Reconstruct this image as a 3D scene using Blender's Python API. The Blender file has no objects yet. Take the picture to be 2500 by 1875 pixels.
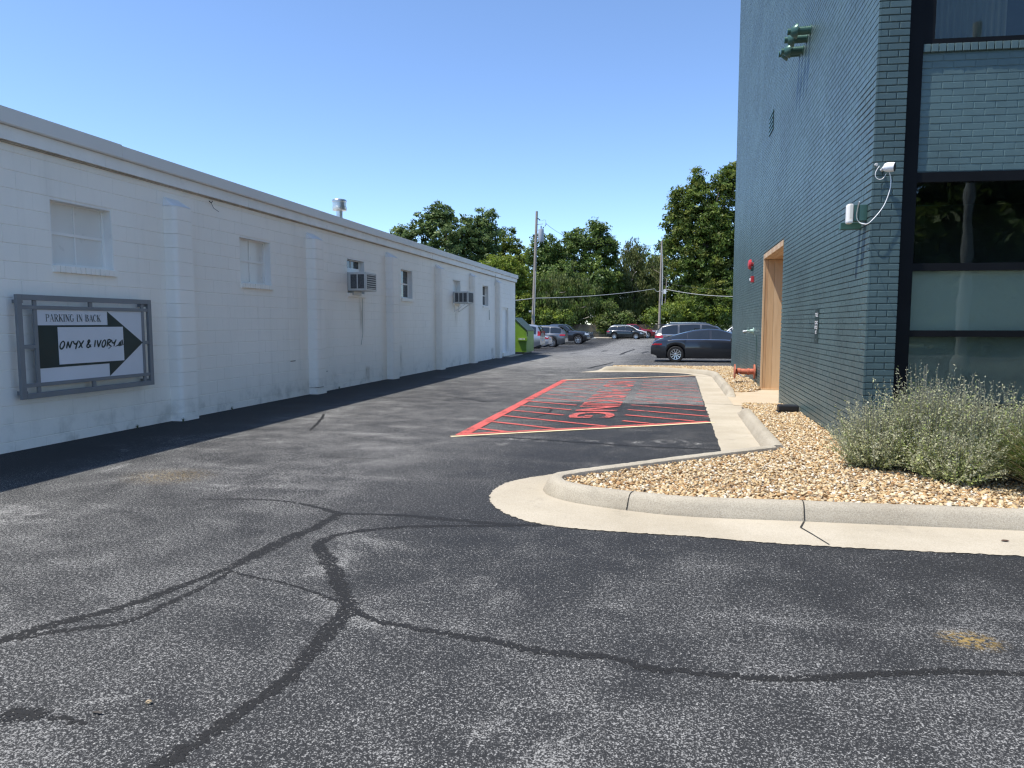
import bpy, bmesh, math, random
import numpy as np
from mathutils import Vector, Matrix, noise as mnoise

random.seed(7); RNG = np.random.default_rng(11)
scene = bpy.context.scene
col = scene.collection
R = math.radians

# ------------------------------------------------------------------ camera
FPX, CXP, CYP, EYE = 1710.0, 1250.0, 937.5, 1.45     # focal length in pixels of the 2500 px wide photograph
PITCH = math.atan(147.5 / FPX)
YAW = math.atan(395 * math.cos(PITCH) / FPX)
cam_d = bpy.data.cameras.new('camera'); cam = bpy.data.objects.new('camera', cam_d); col.objects.link(cam)
cam_d.sensor_width = 36.0; cam_d.lens = 36.0 * FPX / 2500.0
cam_d.clip_start = 0.05; cam_d.clip_end = 3000
cam.location = (0, 0, EYE)
cam.rotation_euler = (math.pi / 2 - PITCH, 0, YAW)
scene.camera = cam

# ------------------------------------------------------------------ sky and sun
SUN = Vector((0.40, 0.21, -1.0)).normalized()          # the way the light travels
SUN_EL = math.asin(-SUN.z)
w = bpy.data.worlds.new('World'); scene.world = w; w.use_nodes = True
wn = w.node_tree; wn.nodes.clear()
sky = wn.nodes.new('ShaderNodeTexSky'); sky.sky_type = 'NISHITA'; sky.sun_disc = False
sky.sun_elevation = SUN_EL
sky.sun_rotation = math.atan2(-SUN.x, -SUN.y)
sky.altitude = 2600; sky.air_density = 1.0; sky.dust_density = 0.15; sky.ozone_density = 4.5
bg = wn.nodes.new('ShaderNodeBackground'); bg.inputs[1].default_value = 0.15
wo = wn.nodes.new('ShaderNodeOutputWorld')
hs = wn.nodes.new('ShaderNodeHueSaturation'); hs.inputs['Saturation'].default_value = 1.0; hs.inputs['Value'].default_value = 0.95
wn.links.new(sky.outputs[0], hs.inputs['Color']); wn.links.new(hs.outputs[0], bg.inputs[0]); wn.links.new(bg.outputs[0], wo.inputs[0])
sl = bpy.data.lights.new('sun', 'SUN'); sl.energy = 3.55; sl.angle = R(0.5); sl.color = (1.0, 0.955, 0.88)
so = bpy.data.objects.new('sun', sl); col.objects.link(so)
so.rotation_euler = SUN.to_track_quat('-Z', 'Y').to_euler(); so.location = (-30, -20, 60)
scene.view_settings.view_transform = 'Standard'; scene.view_settings.look = 'None'
scene.view_settings.exposure = 0.9; scene.view_settings.gamma = 1.0
scene.view_settings.use_curve_mapping = False
scene.render.engine = 'CYCLES'
scene.cycles.use_denoising = True; scene.cycles.filter_width = 1.3
try: scene.cycles.denoising_prefilter = 'ACCURATE'; scene.cycles.denoising_input_passes = 'RGB_ALBEDO_NORMAL'
except Exception: pass
scene.cycles.max_bounces = 6; scene.cycles.transparent_max_bounces = 12

# ------------------------------------------------------------------ helpers
_F = np.array([-math.sin(YAW) * math.cos(PITCH), math.cos(YAW) * math.cos(PITCH), -math.sin(PITCH)])
_R = np.array([math.cos(YAW), math.sin(YAW), 0.0]); _U = np.cross(_R, _F)
def ray(u, v): return _F + _R * (u - CXP) / FPX - _U * (v - CYP) / FPX
def at(u, v, z=0.0):
    d = ray(u, v); p = d * ((z - EYE) / d[2]); return Vector((p[0], p[1], z))
def atd(u, v, dep):
    p = ray(u, v) * dep; return Vector((p[0], p[1], p[2] + EYE))
def atx(u, v, x):
    d = ray(u, v); p = d * (x / d[0]); return Vector((x, p[1], p[2] + EYE))
def sst(a, b, t):
    t = min(1, max(0, (t - a) / (b - a))); return t * t * (3 - 2 * t)
def zg(x, y):                                            # the lot falls gently away to the back
    rt = sst(-7.5, -3, x)
    return -0.20 * sst(21, 32, y) * rt - 0.20 * sst(33, 47, y) * (1 - rt) - 0.27 * sst(33, 60, y)

WLOC = {}
def link(o, parent=None, loc=None):
    col.objects.link(o)
    if parent is not None: o.parent = parent
    return o
def tag(o, label=None, cat=None, group=None, kind=None):
    if label: o['label'] = label
    if cat: o['category'] = cat
    if group: o['group'] = group
    if kind: o['kind'] = kind
    return o
def empty(name, loc=(0, 0, 0), rz=0.0, parent=None):
    o = bpy.data.objects.new(name, None); o.empty_display_size = 0.2
    link(o, parent); loc = Vector(loc)
    WLOC[o.name] = loc.copy()
    if parent is not None: loc = loc - WLOC.get(parent.name, Vector())
    o.location = loc; o.rotation_euler = (0, 0, rz)
    return o

class MB:
    """collects polygons; build() links them as one mesh object"""
    def __init__(s): s.v = []; s.f = []
    def add(s, vs, fs):
        b = len(s.v); s.v += [tuple(p) for p in vs]; s.f += [tuple(b + i for i in f) for f in fs]; return s
    def box(s, x0, x1, y0, y1, z0, z1, xf=None):
        vs = [(x, y, z) for z in (z0, z1) for y in (y0, y1) for x in (x0, x1)]
        if xf: vs = [xf(*p) for p in vs]
        return s.add(vs, [(0, 2, 3, 1), (4, 5, 7, 6), (0, 1, 5, 4), (2, 6, 7, 3), (0, 4, 6, 2), (1, 3, 7, 5)])
    def bbox(s, x0, x1, y0, y1, z0, z1, b=0.01, xf=None):     # box with chamfered edges
        bm = bmesh.new(); bmesh.ops.create_cube(bm, size=1)
        for q in bm.verts: q.co = ((x0 + x1) / 2 + q.co.x * (x1 - x0), (y0 + y1) / 2 + q.co.y * (y1 - y0), (z0 + z1) / 2 + q.co.z * (z1 - z0))
        bmesh.ops.bevel(bm, geom=list(bm.edges), offset=b, segments=2, profile=0.6, affect='EDGES')
        vs = [tuple(q.co) for q in bm.verts]
        if xf: vs = [xf(*p) for p in vs]
        bm.verts.index_update()
        fs = [tuple(q.index for q in f.verts) for f in bm.faces]; bm.free()
        return s.add(vs, fs)
    def quad(s, a, b, c, d): return s.add([a, b, c, d], [(0, 1, 2, 3)])
    def poly(s, pts): return s.add(pts, [tuple(range(len(pts)))])
    def prism(s, pts, f0, f1):                           # pts 2D, f0/f1 map (a,b)->3D for the two ends
        n = len(pts)
        vs = [f0(*p) for p in pts] + [f1(*p) for p in pts]
        fs = [tuple(range(n))[::-1], tuple(range(n, 2 * n))] + [(i, (i + 1) % n, n + (i + 1) % n, n + i) for i in range(n)]
        return s.add(vs, fs)
    def tube(s, pts, rad, n=8, cap=True):
        pts = [Vector(p) for p in pts]; m = len(pts)
        if not hasattr(rad, '__len__'): rad = [rad] * m
        rings = []; up = None
        for i, p in enumerate(pts):
            t = (pts[min(i + 1, m - 1)] - pts[max(i - 1, 0)]).normalized()
            if up is None:
                up = Vector((0, 0, 1)) if abs(t.z) < 0.9 else Vector((1, 0, 0))
            a = t.cross(up).normalized(); bq = a.cross(t).normalized(); up = bq
            rings.append([p + (a * math.cos(q) + bq * math.sin(q)) * rad[i] for q in [2 * math.pi * k / n for k in range(n)]])
        vs = [q for r in rings for q in r]; fs = []
        for i in range(m - 1):
            for k in range(n):
                fs.append((i * n + k, i * n + (k + 1) % n, (i + 1) * n + (k + 1) % n, (i + 1) * n + k))
        if cap: fs += [tuple(range(n))[::-1], tuple(range((m - 1) * n, m * n))]
        return s.add(vs, fs)
    def lathe(s, prof, c, axis, n=16, cap=True):                   # prof (r, h) along axis from c
        axis = Vector(axis).normalized(); c = Vector(c)
        a = axis.orthogonal().normalized(); b = axis.cross(a)
        vs = [c + axis * h + (a * math.cos(t) + b * math.sin(t)) * r for r, h in prof for t in [2 * math.pi * k / n for k in range(n)]]
        fs = []
        for i in range(len(prof) - 1):
            for k in range(n): fs.append((i * n + k, i * n + (k + 1) % n, (i + 1) * n + (k + 1) % n, (i + 1) * n + k))
        if cap: fs += [tuple(range(n))[::-1], tuple(range((len(prof) - 1) * n, len(prof) * n))]
        return s.add(vs, fs)
    def grid(s, rows):                                   # rows of equal length point lists
        n = len(rows[0]); vs = [p for r in rows for p in r]
        fs = [(i * n + k, i * n + k + 1, (i + 1) * n + k + 1, (i + 1) * n + k) for i in range(len(rows) - 1) for k in range(n - 1)]
        return s.add(vs, fs)
    def mesh(s, name, m, smooth=False, off=Vector((0, 0, 0))):
        me = bpy.data.meshes.new(name)
        me.from_pydata([(p[0] - off[0], p[1] - off[1], p[2] - off[2]) for p in s.v], [], s.f)
        bm = bmesh.new(); bm.from_mesh(me); bmesh.ops.recalc_face_normals(bm, faces=bm.faces); bm.to_mesh(me); bm.free()
        if m: me.materials.append(m)
        if smooth:
            me.polygons.foreach_set('use_smooth', [True] * len(me.polygons))
            if smooth != 'all':
                try: me.set_sharp_from_angle(angle=R(40))
                except Exception: pass
        me.update(); return me
    def build(s, name, m, parent=None, smooth=False, local=False, loc=None):
        """world coordinates unless local; loc sets the object's own origin"""
        if loc is None and parent is None and not local:
            a = np.array(s.v); loc = Vector(((a[:, 0].min() + a[:, 0].max()) / 2, (a[:, 1].min() + a[:, 1].max()) / 2, a[:, 2].min()))
        pl = Vector() if local or parent is None else WLOC.get(parent.name, Vector())
        ol = Vector(loc) if loc is not None else pl
        me = s.mesh(name, m, smooth, Vector() if local else ol)
        o = bpy.data.objects.new(name, me); link(o, parent)
        if local:
            if loc is not None: o.location = loc
            WLOC[o.name] = WLOC.get(parent.name, Vector()) if parent else Vector(loc or (0, 0, 0))
        else:
            o.location = ol - pl; WLOC[o.name] = ol.copy()
        return o
def inst(name, me, parent, wloc, rz=0.0):                # a piece that shares mesh data
    o = bpy.data.objects.new(name, me); link(o, parent)
    o.location = Vector(wloc) - (WLOC.get(parent.name, Vector()) if parent else Vector())
    if rz: o.rotation_euler = (0, 0, rz)
    return o
def np_mesh(name, v, f, m, cols=None, smooth=False):
    """fast mesh from arrays; f is (n,3) or (n,4); cols one RGB per face"""
    me = bpy.data.meshes.new(name)
    v = np.asarray(v, np.float32); f = np.asarray(f, np.int32); k = f.shape[1]
    me.vertices.add(len(v)); me.vertices.foreach_set('co', v.ravel())
    me.loops.add(f.size); me.loops.foreach_set('vertex_index', f.ravel())
    me.polygons.add(len(f)); me.polygons.foreach_set('loop_start', np.arange(0, f.size, k, dtype=np.int32))
    me.update(calc_edges=True)
    if cols is not None:
        a = me.attributes.new('tint', 'FLOAT_COLOR', 'FACE')
        c = np.ones((len(f), 4), np.float32); c[:, :3] = cols; a.data.foreach_set('color', c.ravel())
    me.polygons.foreach_set('use_smooth', [bool(smooth)] * len(f))
    me.materials.append(m); me.update(); return me

# ------------------------------------------------------------------ materials
class NT:
    def __init__(s, name):
        s.m = bpy.data.materials.new(name); s.m.use_nodes = True; s.t = s.m.node_tree
        s.n = s.t.nodes; s.l = s.t.links
        s.p = s.n['Principled BSDF']; s.out = s.n['Material Output']
        s.pos = s.n.new('ShaderNodeNewGeometry').outputs['Position']
    def put(s, sock, v):
        if isinstance(v, bpy.types.NodeSocket): s.l.new(v, sock)
        else:
            if sock.type == 'RGBA' and hasattr(v, '__len__') and len(v) == 3: v = (*v, 1)
            sock.default_value = v
    def noise(s, sc, det=4, rough=0.55, vec=None, dist=0.0, out='Fac'):
        n = s.n.new('ShaderNodeTexNoise'); n.inputs['Scale'].default_value = sc; n.inputs['Detail'].default_value = det
        n.inputs['Roughness'].default_value = rough; n.inputs['Distortion'].default_value = dist
        s.l.new(vec if vec is not None else s.pos, n.inputs['Vector']); return n.outputs[out]
    def vor(s, sc, vec=None, feat='F1', rnd=1.0):
        n = s.n.new('ShaderNodeTexVoronoi'); n.feature = feat; n.inputs['Scale'].default_value = sc
        n.inputs['Randomness'].default_value = rnd
        s.l.new(vec if vec is not None else s.pos, n.inputs['Vector']); return n
    def math(s, op, a, b=0.0, c=0.0):
        n = s.n.new('ShaderNodeMath'); n.operation = op
        s.put(n.inputs[0], a); s.put(n.inputs[1], b); s.put(n.inputs[2], c); return n.outputs[0]
    def rng(s, v, a, b, c=0.0, d=1.0, smooth=True):
        n = s.n.new('ShaderNodeMapRange'); n.interpolation_type = 'SMOOTHSTEP' if smooth else 'LINEAR'
        for i, q in enumerate((v, a, b, c, d)): s.put(n.inputs[i], q)
        return n.outputs[0]
    def mix(s, f, a, b, mode='MIX'):
        n = s.n.new('ShaderNodeMix'); n.data_type = 'RGBA'; n.blend_type = mode
        s.put(n.inputs[0], f); s.put(n.inputs[6], a); s.put(n.inputs[7], b); return n.outputs[2]
    def xyz(s, vec=None):
        n = s.n.new('ShaderNodeSeparateXYZ'); s.l.new(vec if vec is not None else s.pos, n.inputs[0]); return n.outputs
    def scale(s, v3, vec=None):
        n = s.n.new('ShaderNodeVectorMath'); n.operation = 'MULTIPLY'
        s.l.new(vec if vec is not None else s.pos, n.inputs[0]); n.inputs[1].default_value = v3; return n.outputs[0]
    def bump(s, h, st=0.3, dist=0.01):
        n = s.n.new('ShaderNodeBump'); n.inputs['Strength'].default_value = st; n.inputs['Distance'].default_value = dist
        s.l.new(h, n.inputs['Height']); s.l.new(n.outputs[0], s.p.inputs['Normal']); return n
    def set(s, **k):
        for a, v in k.items():
            nm = {'col': 'Base Color', 'rough': 'Roughness', 'metal': 'Metallic', 'spec': 'Specular IOR Level', 'coat': 'Coat Weight',
                  'coatr': 'Coat Roughness', 'alpha': 'Alpha', 'emit': 'Emission Color', 'es': 'Emission Strength', 'trans': 'Transmission Weight', 'ior': 'IOR'}[a]
            s.put(s.p.inputs[nm], v)
        return s
def simple(name, c, rough=0.6, metal=0.0, spec=0.5, var=0.12, vs=3.0, bs=60.0, bst=0.0, coat=0.0, dirt=None):
    """plain surface with slight procedural variation"""
    t = NT(name); c = np.array(c, float)
    n = t.noise(vs, 5)
    cc = t.mix(t.rng(n, 0.25, 0.75), tuple(c * (1 - var)), tuple(np.minimum(c * (1 + var), 1)))
    if dirt: cc = t.mix(t.rng(t.noise(vs * 2.3, 6, 0.65), 0.56, 0.8, 0, dirt[1]), cc, dirt[0])
    t.set(col=cc, rough=t.rng(t.noise(vs * 4, 3), 0.2, 0.8, rough * 0.88, min(1, rough * 1.1)), metal=metal, spec=spec, coat=coat)
    if bst: t.bump(t.noise(bs, 4), bst, 0.004)
    return t.m
M = {}

def asphalt(name, dark=0.025, wear0=0.0, patch=False, alpha=None):
    t = NT(name); x, y, z = t.xyz()
    big = t.noise(0.33, 3, 0.5, dist=0.4); med = t.noise(1.9, 7, 0.72, dist=0.4)
    stre = t.noise(1.0, 5, 0.6, vec=t.scale((0.35, 2.2, 1)))
    wear = t.math('ADD', t.math('ADD', t.math('MULTIPLY', big, 0.30), t.math('MULTIPLY', med, 0.62)), 0.02)
    if not patch:
        # fresh sealer survives along the kerb and around the painted bay, the drive lane is worn
        lane = t.rng(t.math('ADD', x, t.math('MULTIPLY', t.math('SUBTRACT', med, 0.5), 2.4)), -2.9, -0.9, 0.18, 0.0)
        near = t.rng(y, 2.0, 5.2, 0.17, 0.0)
        far = t.rng(t.math('ADD', y, t.math('MULTIPLY', stre, 5.0)), 15.0, 32.0, 0.0, 0.15)
        edge = t.rng(x, -6.9, -5.4, -0.32, 0.0)  # deepens the white wall's shade in the asphalt colour along its foot
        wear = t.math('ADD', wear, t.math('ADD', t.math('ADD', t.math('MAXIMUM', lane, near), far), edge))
        wear = t.math('ADD', wear, t.rng(stre, 0.52, 0.8, 0.0, 0.16))
        bare = t.math('MULTIPLY', t.rng(t.noise(0.85, 5, 0.7, dist=0.6), 0.53, 0.70, 0.0, 0.30), t.rng(t.math('ADD', y, t.math('MULTIPLY', x, 1.0)), 0.5, 4.2, 1.0, 0.25))
        wear = t.math('ADD', wear, bare)
        ln = t.math('ABSOLUTE', t.math('SUBTRACT', t.math('SUBTRACT', y, 8.25), t.math('MULTIPLY', t.math('ADD', x, 2.6), 0.17)))
        scuff = t.math('MULTIPLY', t.math('MULTIPLY', t.rng(ln, 0.05, 0.55, 1.0, 0.0), t.rng(x, -2.8, -2.2)), t.rng(t.noise(2.6, 6, 0.7, dist=0.8), 0.50, 0.66, 0.0, 0.34))
        wear = t.math('ADD', wear, scuff)
    wear = t.math('ADD', wear, wear0)
    g = t.noise(135.0, 3, 0.75); g2 = t.noise(58.0, 4, 0.72); d1 = g2
    v = t.vor(85.0); sx = t.n.new('ShaderNodeSeparateColor'); t.l.new(v.outputs['Color'], sx.inputs[0])
    # sealer hides the stones; where it has worn off the pale aggregate shows between dark binder
    gg = t.math('ADD', t.math('MULTIPLY', g, 0.6), t.math('MULTIPLY', g2, 0.4))
    lo_c = t.mix(t.rng(wear, 0.40, 1.0), (dark, dark * 1.02, dark * 1.05), (dark * 1.9, dark * 1.9, dark * 1.9))
    lo_c = t.mix(t.rng(g2, 0.35, 0.6, 0.35, 0.0), lo_c, (dark * .5, dark * .5, dark * .5))
    hi_c = t.mix(t.noise(23.0, 3), (0.17, 0.167, 0.16), (0.42, 0.41, 0.385))
    thr = t.rng(wear, 0.34, 1.0, 0.595, 0.435, smooth=False)
    c = t.mix(t.rng(gg, thr, t.math('ADD', thr, 0.05)), lo_c, hi_c)
    st = t.math('MULTIPLY', t.math('GREATER_THAN', sx.outputs[0], t.rng(wear, 0.34, 0.95, 1.0, 0.86, smooth=False)), t.math('LESS_THAN', v.outputs['Distance'], t.math('MULTIPLY_ADD', sx.outputs[1], 0.26, 0.14)))
    c = t.mix(t.math('MULTIPLY', st, 0.65), c, t.mix(sx.outputs[2], (0.26, 0.25, 0.23), (0.52, 0.505, 0.47)))
    if not patch:
        for (px, py, rad) in ((1.36, 3.50, 0.13), (-4.67, 5.68, 0.42)):       # faded yellow spray paint
            dx = t.math('SUBTRACT', x, px); dy = t.math('MULTIPLY', t.math('SUBTRACT', y, py), 1.25)
            dd = t.math('SQRT', t.math('ADD', t.math('MULTIPLY', dx, dx), t.math('MULTIPLY', dy, dy)))
            k = t.rng(dd, rad * 0.2, rad * 1.35, 0.55 if rad < .2 else 0.22, 0.0)
            k = t.math('MULTIPLY', k, t.rng(t.noise(34.0, 4), 0.42, 0.60))
            c = t.mix(k, c, (0.42, 0.27, 0.06))
    t.set(col=c, rough=t.rng(wear, 0.4, 0.9, 0.7, 0.95), spec=0.2)
    hgt = t.math('ADD', t.math('MULTIPLY', g, 0.8), g2)
    t.bump(hgt, 0.55, 0.006)
    return t

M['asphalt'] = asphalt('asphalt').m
M['asphalt_old'] = asphalt('asphalt_old', 0.05, 0.23, True).m

def seal_mat():                                          # rubbery crack filler, ragged where aggregate pokes through
    t = asphalt('crack_filler', 0.028, -0.10, True)
    bsdf = t.p
    uv = t.n.new('ShaderNodeUVMap'); ux = t.xyz(uv.outputs[0])
    e = t.math('ABSOLUTE', t.math('SUBTRACT', ux[0], 0.5))
    rag = t.math('ADD', t.math('MULTIPLY', t.noise(11.0, 5, 0.7), 0.95), t.math('MULTIPLY', t.noise(70.0, 3), 0.55))
    a = t.math('LESS_THAN', e, t.math('SUBTRACT', rag, 0.42))
    hole = t.math('LESS_THAN', t.noise(52.0, 3, 0.65), 0.56)
    tr = t.n.new('ShaderNodeBsdfTransparent'); mx = t.n.new('ShaderNodeMixShader')
    t.l.new(t.math('MULTIPLY', a, hole), mx.inputs[0]); t.l.new(tr.outputs[0], mx.inputs[1]); t.l.new(bsdf.outputs[0], mx.inputs[2])
    t.l.new(mx.outputs[0], t.out.inputs[0])
    t.set(rough=0.55, col=t.mix(t.noise(30.0, 3), (0.013, 0.013, 0.013), (0.027, 0.026, 0.025)))
    return t.m
M['seal'] = seal_mat()

def paint_mat(name, c, hold=0.55):                       # road paint worn off the high grains
    t = NT(name)
    n = t.math('ADD', t.math('MULTIPLY', t.noise(3.2, 5, 0.7), 0.5), t.math('MULTIPLY', t.noise(55.0, 3, 0.6), 0.5))
    a = t.math('LESS_THAN', n, hold)
    c = np.array(c)
    cc = t.mix(t.noise(9.0, 5), tuple(c * 0.78), tuple(c * 1.08))
    t.set(col=cc, rough=0.7, spec=0.35)
    t.bump(t.noise(120.0, 3), 0.4, 0.004)
    tr = t.n.new('ShaderNodeBsdfTransparent'); mx = t.n.new('ShaderNodeMixShader')
    t.l.new(a, mx.inputs[0]); t.l.new(tr.outputs[0], mx.inputs[1]); t.l.new(t.p.outputs[0], mx.inputs[2]); t.l.new(mx.outputs[0], t.out.inputs[0])
    return t.m
M['red_paint'] = paint_mat('red_paint', (0.55, 0.105, 0.085), 0.56)
M['red_mid'] = paint_mat('red_paint_worn', (0.52, 0.11, 0.09), 0.535)
M['red_thin'] = paint_mat('red_paint_faded', (0.50, 0.12, 0.10), 0.515)
M['yellow_paint'] = paint_mat('cream_paint', (0.72, 0.60, 0.36), 0.60)

def concrete(name, a, b, stain=(0.18, 0.16, 0.13), amt=0.5, grit=0.5):
    t = NT(name)
    c = t.mix(t.rng(t.noise(1.1, 6, 0.6), 0.3, 0.7), a, b)
    c = t.mix(t.rng(t.noise(3.5, 7, 0.7), 0.55, 0.85, 0, amt), c, stain)
    g = t.noise(120.0, 3, 0.7)
    c = t.mix(t.rng(g, 0.35, 0.75, 0, grit), c, t.mix(1.0, c, (0.55, 0.53, 0.5), 'MULTIPLY'))
    v = t.vor(70.0); k = t.math('LESS_THAN', v.outputs['Distance'], 0.16)
    c = t.mix(t.math('MULTIPLY', k, 0.5), c, t.mix(v.outputs['Color'], (0.22, 0.19, 0.15), (0.75, 0.7, 0.62)))
    t.set(col=c, rough=0.9, spec=0.3); t.bump(t.math('ADD', g, t.noise(25.0, 4)), 0.45, 0.005); return t.m
M['gutter'] = concrete('gutter_concrete', (0.41, 0.355, 0.265), (0.50, 0.44, 0.34), amt=0.6)
M['kerb'] = concrete('kerb_concrete', (0.37, 0.325, 0.25), (0.47, 0.42, 0.33), stain=(0.17, 0.15, 0.115), amt=0.7, grit=0.85)
M['walk'] = concrete('walkway_concrete', (0.50, 0.405, 0.28), (0.55, 0.46, 0.33), stain=(0.33, 0.22, 0.12))
M['wheelstop'] = concrete('pale_concrete', (0.5, 0.48, 0.43), (0.58, 0.56, 0.5))

def tint_mat(name, rough=0.8, transl=0.0, mul=1.0, bump=0.0, spec=0.3):
    t = NT(name); a = t.n.new('ShaderNodeAttribute'); a.attribute_name = 'tint'
    c = a.outputs['Color']
    c = t.mix(t.rng(t.noise(40.0, 3), 0.3, 0.7, 0, 0.35), c, t.mix(1.0, c, (0.7, 0.68, 0.62), 'MULTIPLY'))
    t.set(col=c, rough=rough, spec=spec)
    if bump: t.bump(t.noise(160.0, 3), bump, 0.003)
    if transl:
        tr = t.n.new('ShaderNodeBsdfTranslucent'); mx = t.n.new('ShaderNodeMixShader'); mx.inputs[0].default_value = transl
        t.l.new(c, tr.inputs[0]); t.l.new(t.p.outputs[0], mx.inputs[1]); t.l.new(tr.outputs[0], mx.inputs[2]); t.l.new(mx.outputs[0], t.out.inputs[0])
    return t.m
M['pebble'] = tint_mat('river_gravel', 0.75, 0, 1, 0.3)
M['leaf'] = tint_mat('tree_leaves', 0.5, 0.35)
M['sage'] = tint_mat('sage_leaves', 0.8, 0.42)

def white_wall():
    t = NT('white_painted_block'); x, y, z = t.xyz()
    c = t.mix(t.rng(t.noise(0.7, 5), 0.3, 0.7), (0.90, 0.85, 0.765), (0.95, 0.90, 0.815))
    streak = t.noise(1.0, 5, 0.6, vec=t.scale((1, 3.2, 0.28)))
    c = t.mix(t.rng(streak, 0.54, 0.82, 0, 0.22), c, (0.50, 0.48, 0.43))
    low = t.math('MULTIPLY', t.rng(z, 0.0, 0.55, 1, 0), t.rng(t.noise(3.0, 5, 0.65), 0.46, 0.72, 0, 0.42))
    c = t.mix(low, c, (0.30, 0.285, 0.235))
    for (yy, w_, z0, z1, k) in ((15.6, 0.22, 1.1, 2.1, 0.5), (15.9, 0.25, -0.1, 0.45, 0.75), (18.05, 0.12, 0.0, 0.9, 0.5), (23.1, 0.22, 1.2, 2.0, 0.4), (28.0, 0.3, -0.1, 0.5, 0.7)):
        dy = t.rng(t.math('ABSOLUTE', t.math('SUBTRACT', y, yy)), 0.0, w_, 1, 0)
        dz = t.math('MULTIPLY', t.rng(z, z0, z0 + 0.5, 0, 1), t.rng(z, z1 - 0.12, z1, 1, 0))
        m_ = t.math('MULTIPLY', t.math('MULTIPLY', dy, dz), t.rng(t.noise(5.0, 5, vec=t.scale((1, 3, 0.5))), 0.35, 0.65, 0.1, k))
        c = t.mix(m_, c, (0.27, 0.22, 0.13))
    t.set(col=c, rough=0.62, spec=0.4)
    t.bump(t.math('ADD', t.noise(48.0, 5, 0.65), t.math('MULTIPLY', t.noise(7.0, 3), 1.2)), 0.30, 0.006)
    return t.m
M['white'] = white_wall()
M['white_trim'] = simple('white_trim_paint', (0.86, 0.835, 0.785), 0.55, var=0.05, vs=2, bs=30, bst=0.12, dirt=((0.42, 0.40, 0.36), 0.35))
M['white_clean'] = simple('white_gloss_paint', (0.82, 0.815, 0.80), 0.4, var=0.05)
M['flash'] = simple('grey_metal_flashing', (0.72, 0.695, 0.65), 0.5, 0.0, var=0.04, vs=0.8)
M['fascia_shade'] = simple('fascia_shade_tone', (0.40, 0.35, 0.28), 0.9, var=0.3, vs=4)  # brown tone of the painted shadow line under the fascia
M['pane_white'] = simple('whitewashed_glass', (0.79, 0.765, 0.71), 0.3, var=0.04, vs=1.5)
M['pane_dark'] = simple('dark_window_glass', (0.055, 0.062, 0.066), 0.06, var=0.3, vs=2, spec=0.6)
M['roof'] = simple('roof_membrane', (0.45, 0.44, 0.42), 0.9)

def teal(name, c, rough=0.42):
    t = NT(name); c = np.array(c)
    n = t.noise(1.3, 5); cc = t.mix(t.rng(n, 0.3, 0.7), tuple(c * 0.84), tuple(c * 1.14))
    cc = t.mix(t.rng(t.noise(9.0, 5, 0.7), 0.55, 0.8, 0, 0.22), cc, tuple(c * 1.5))
    t.set(col=cc, rough=t.rng(t.noise(14.0, 4), 0.3, 0.7, rough * 0.85, rough * 1.2), spec=0.45)
    t.bump(t.math('ADD', t.noise(70.0, 5, 0.7), t.math('MULTIPLY', t.noise(16.0, 3), 1.5)), 0.13, 0.004)
    return t.m
M['teal'] = teal('teal_painted_brick', (0.068, 0.109, 0.110))
M['teal_mortar'] = teal('teal_painted_mortar', (0.066, 0.106, 0.107))
M['teal_light'] = teal('pale_teal_painted_brick', (0.086, 0.136, 0.136), 0.4)
M['teal_metal'] = simple('teal_painted_metal', (0.050, 0.115, 0.092), 0.35, 0.3, var=0.1)
M['black'] = simple('black_anodised_frame', (0.0065, 0.007, 0.008), 0.55, 0.0, var=0.2, spec=0.12)
M['black_plastic'] = simple('black_plastic', (0.012, 0.012, 0.013), 0.45, var=0.2)

def wood(name, a, b):
    t = NT(name)
    v = t.scale((6.0, 6.0, 0.35)); g = t.noise(3.0, 6, 0.6, vec=v, dist=0.6)
    c = t.mix(t.rng(g, 0.3, 0.7), a, b)
    c = t.mix(t.rng(t.noise(14.0, 5, 0.6, vec=v), 0.5, 0.8, 0, 0.35), c, tuple(np.array(a) * 0.62))
    t.set(col=c, rough=0.5, spec=0.35); t.bump(g, 0.1, 0.003); return t.m
M['cedar'] = [wood('cedar_%d' % i, a, b) for i, (a, b) in enumerate((((0.52, 0.335, 0.175), (0.60, 0.41, 0.235)), ((0.46, 0.27, 0.135), (0.55, 0.36, 0.20)), ((0.56, 0.38, 0.215), (0.63, 0.45, 0.27))))]
M['pole_wood'] = wood('weathered_pole', (0.23, 0.19, 0.15), (0.34, 0.295, 0.245))
M['fence_wood'] = wood('brown_fence', (0.115, 0.082, 0.055), (0.17, 0.125, 0.085))
M['bark'] = simple('bark', (0.085, 0.07, 0.055), 0.9, var=0.3, vs=6, bs=20, bst=0.5)

def glass():                                            # clear window glass: straight through, with a surface reflection
    t = NT('window_glass')
    tr = t.n.new('ShaderNodeBsdfTransparent'); tr.inputs[0].default_value = (0.80, 0.85, 0.83, 1)
    gl = t.n.new('ShaderNodeBsdfGlossy'); gl.inputs['Roughness'].default_value = 0.015; gl.inputs[0].default_value = (0.9, 0.95, 0.95, 1)
    bp = t.n.new('ShaderNodeBump'); bp.inputs['Strength'].default_value = 0.05; bp.inputs['Distance'].default_value = 0.02
    t.l.new(t.noise(2.2, 2), bp.inputs['Height']); t.l.new(bp.outputs[0], gl.inputs['Normal'])
    fr = t.n.new('ShaderNodeFresnel'); fr.inputs[0].default_value = 1.52
    mx = t.n.new('ShaderNodeMixShader')
    t.l.new(t.math('MULTIPLY_ADD', fr.outputs[0], 0.8, 0.0), mx.inputs[0]); t.l.new(tr.outputs[0], mx.inputs[1]); t.l.new(gl.outputs[0], mx.inputs[2])
    t.l.new(mx.outputs[0], t.out.inputs[0]); return t.m
M['glass'] = glass()
M['shade'] = simple('roller_shade', (0.64, 0.62, 0.55), 0.85, var=0.08, vs=0.8)
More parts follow.
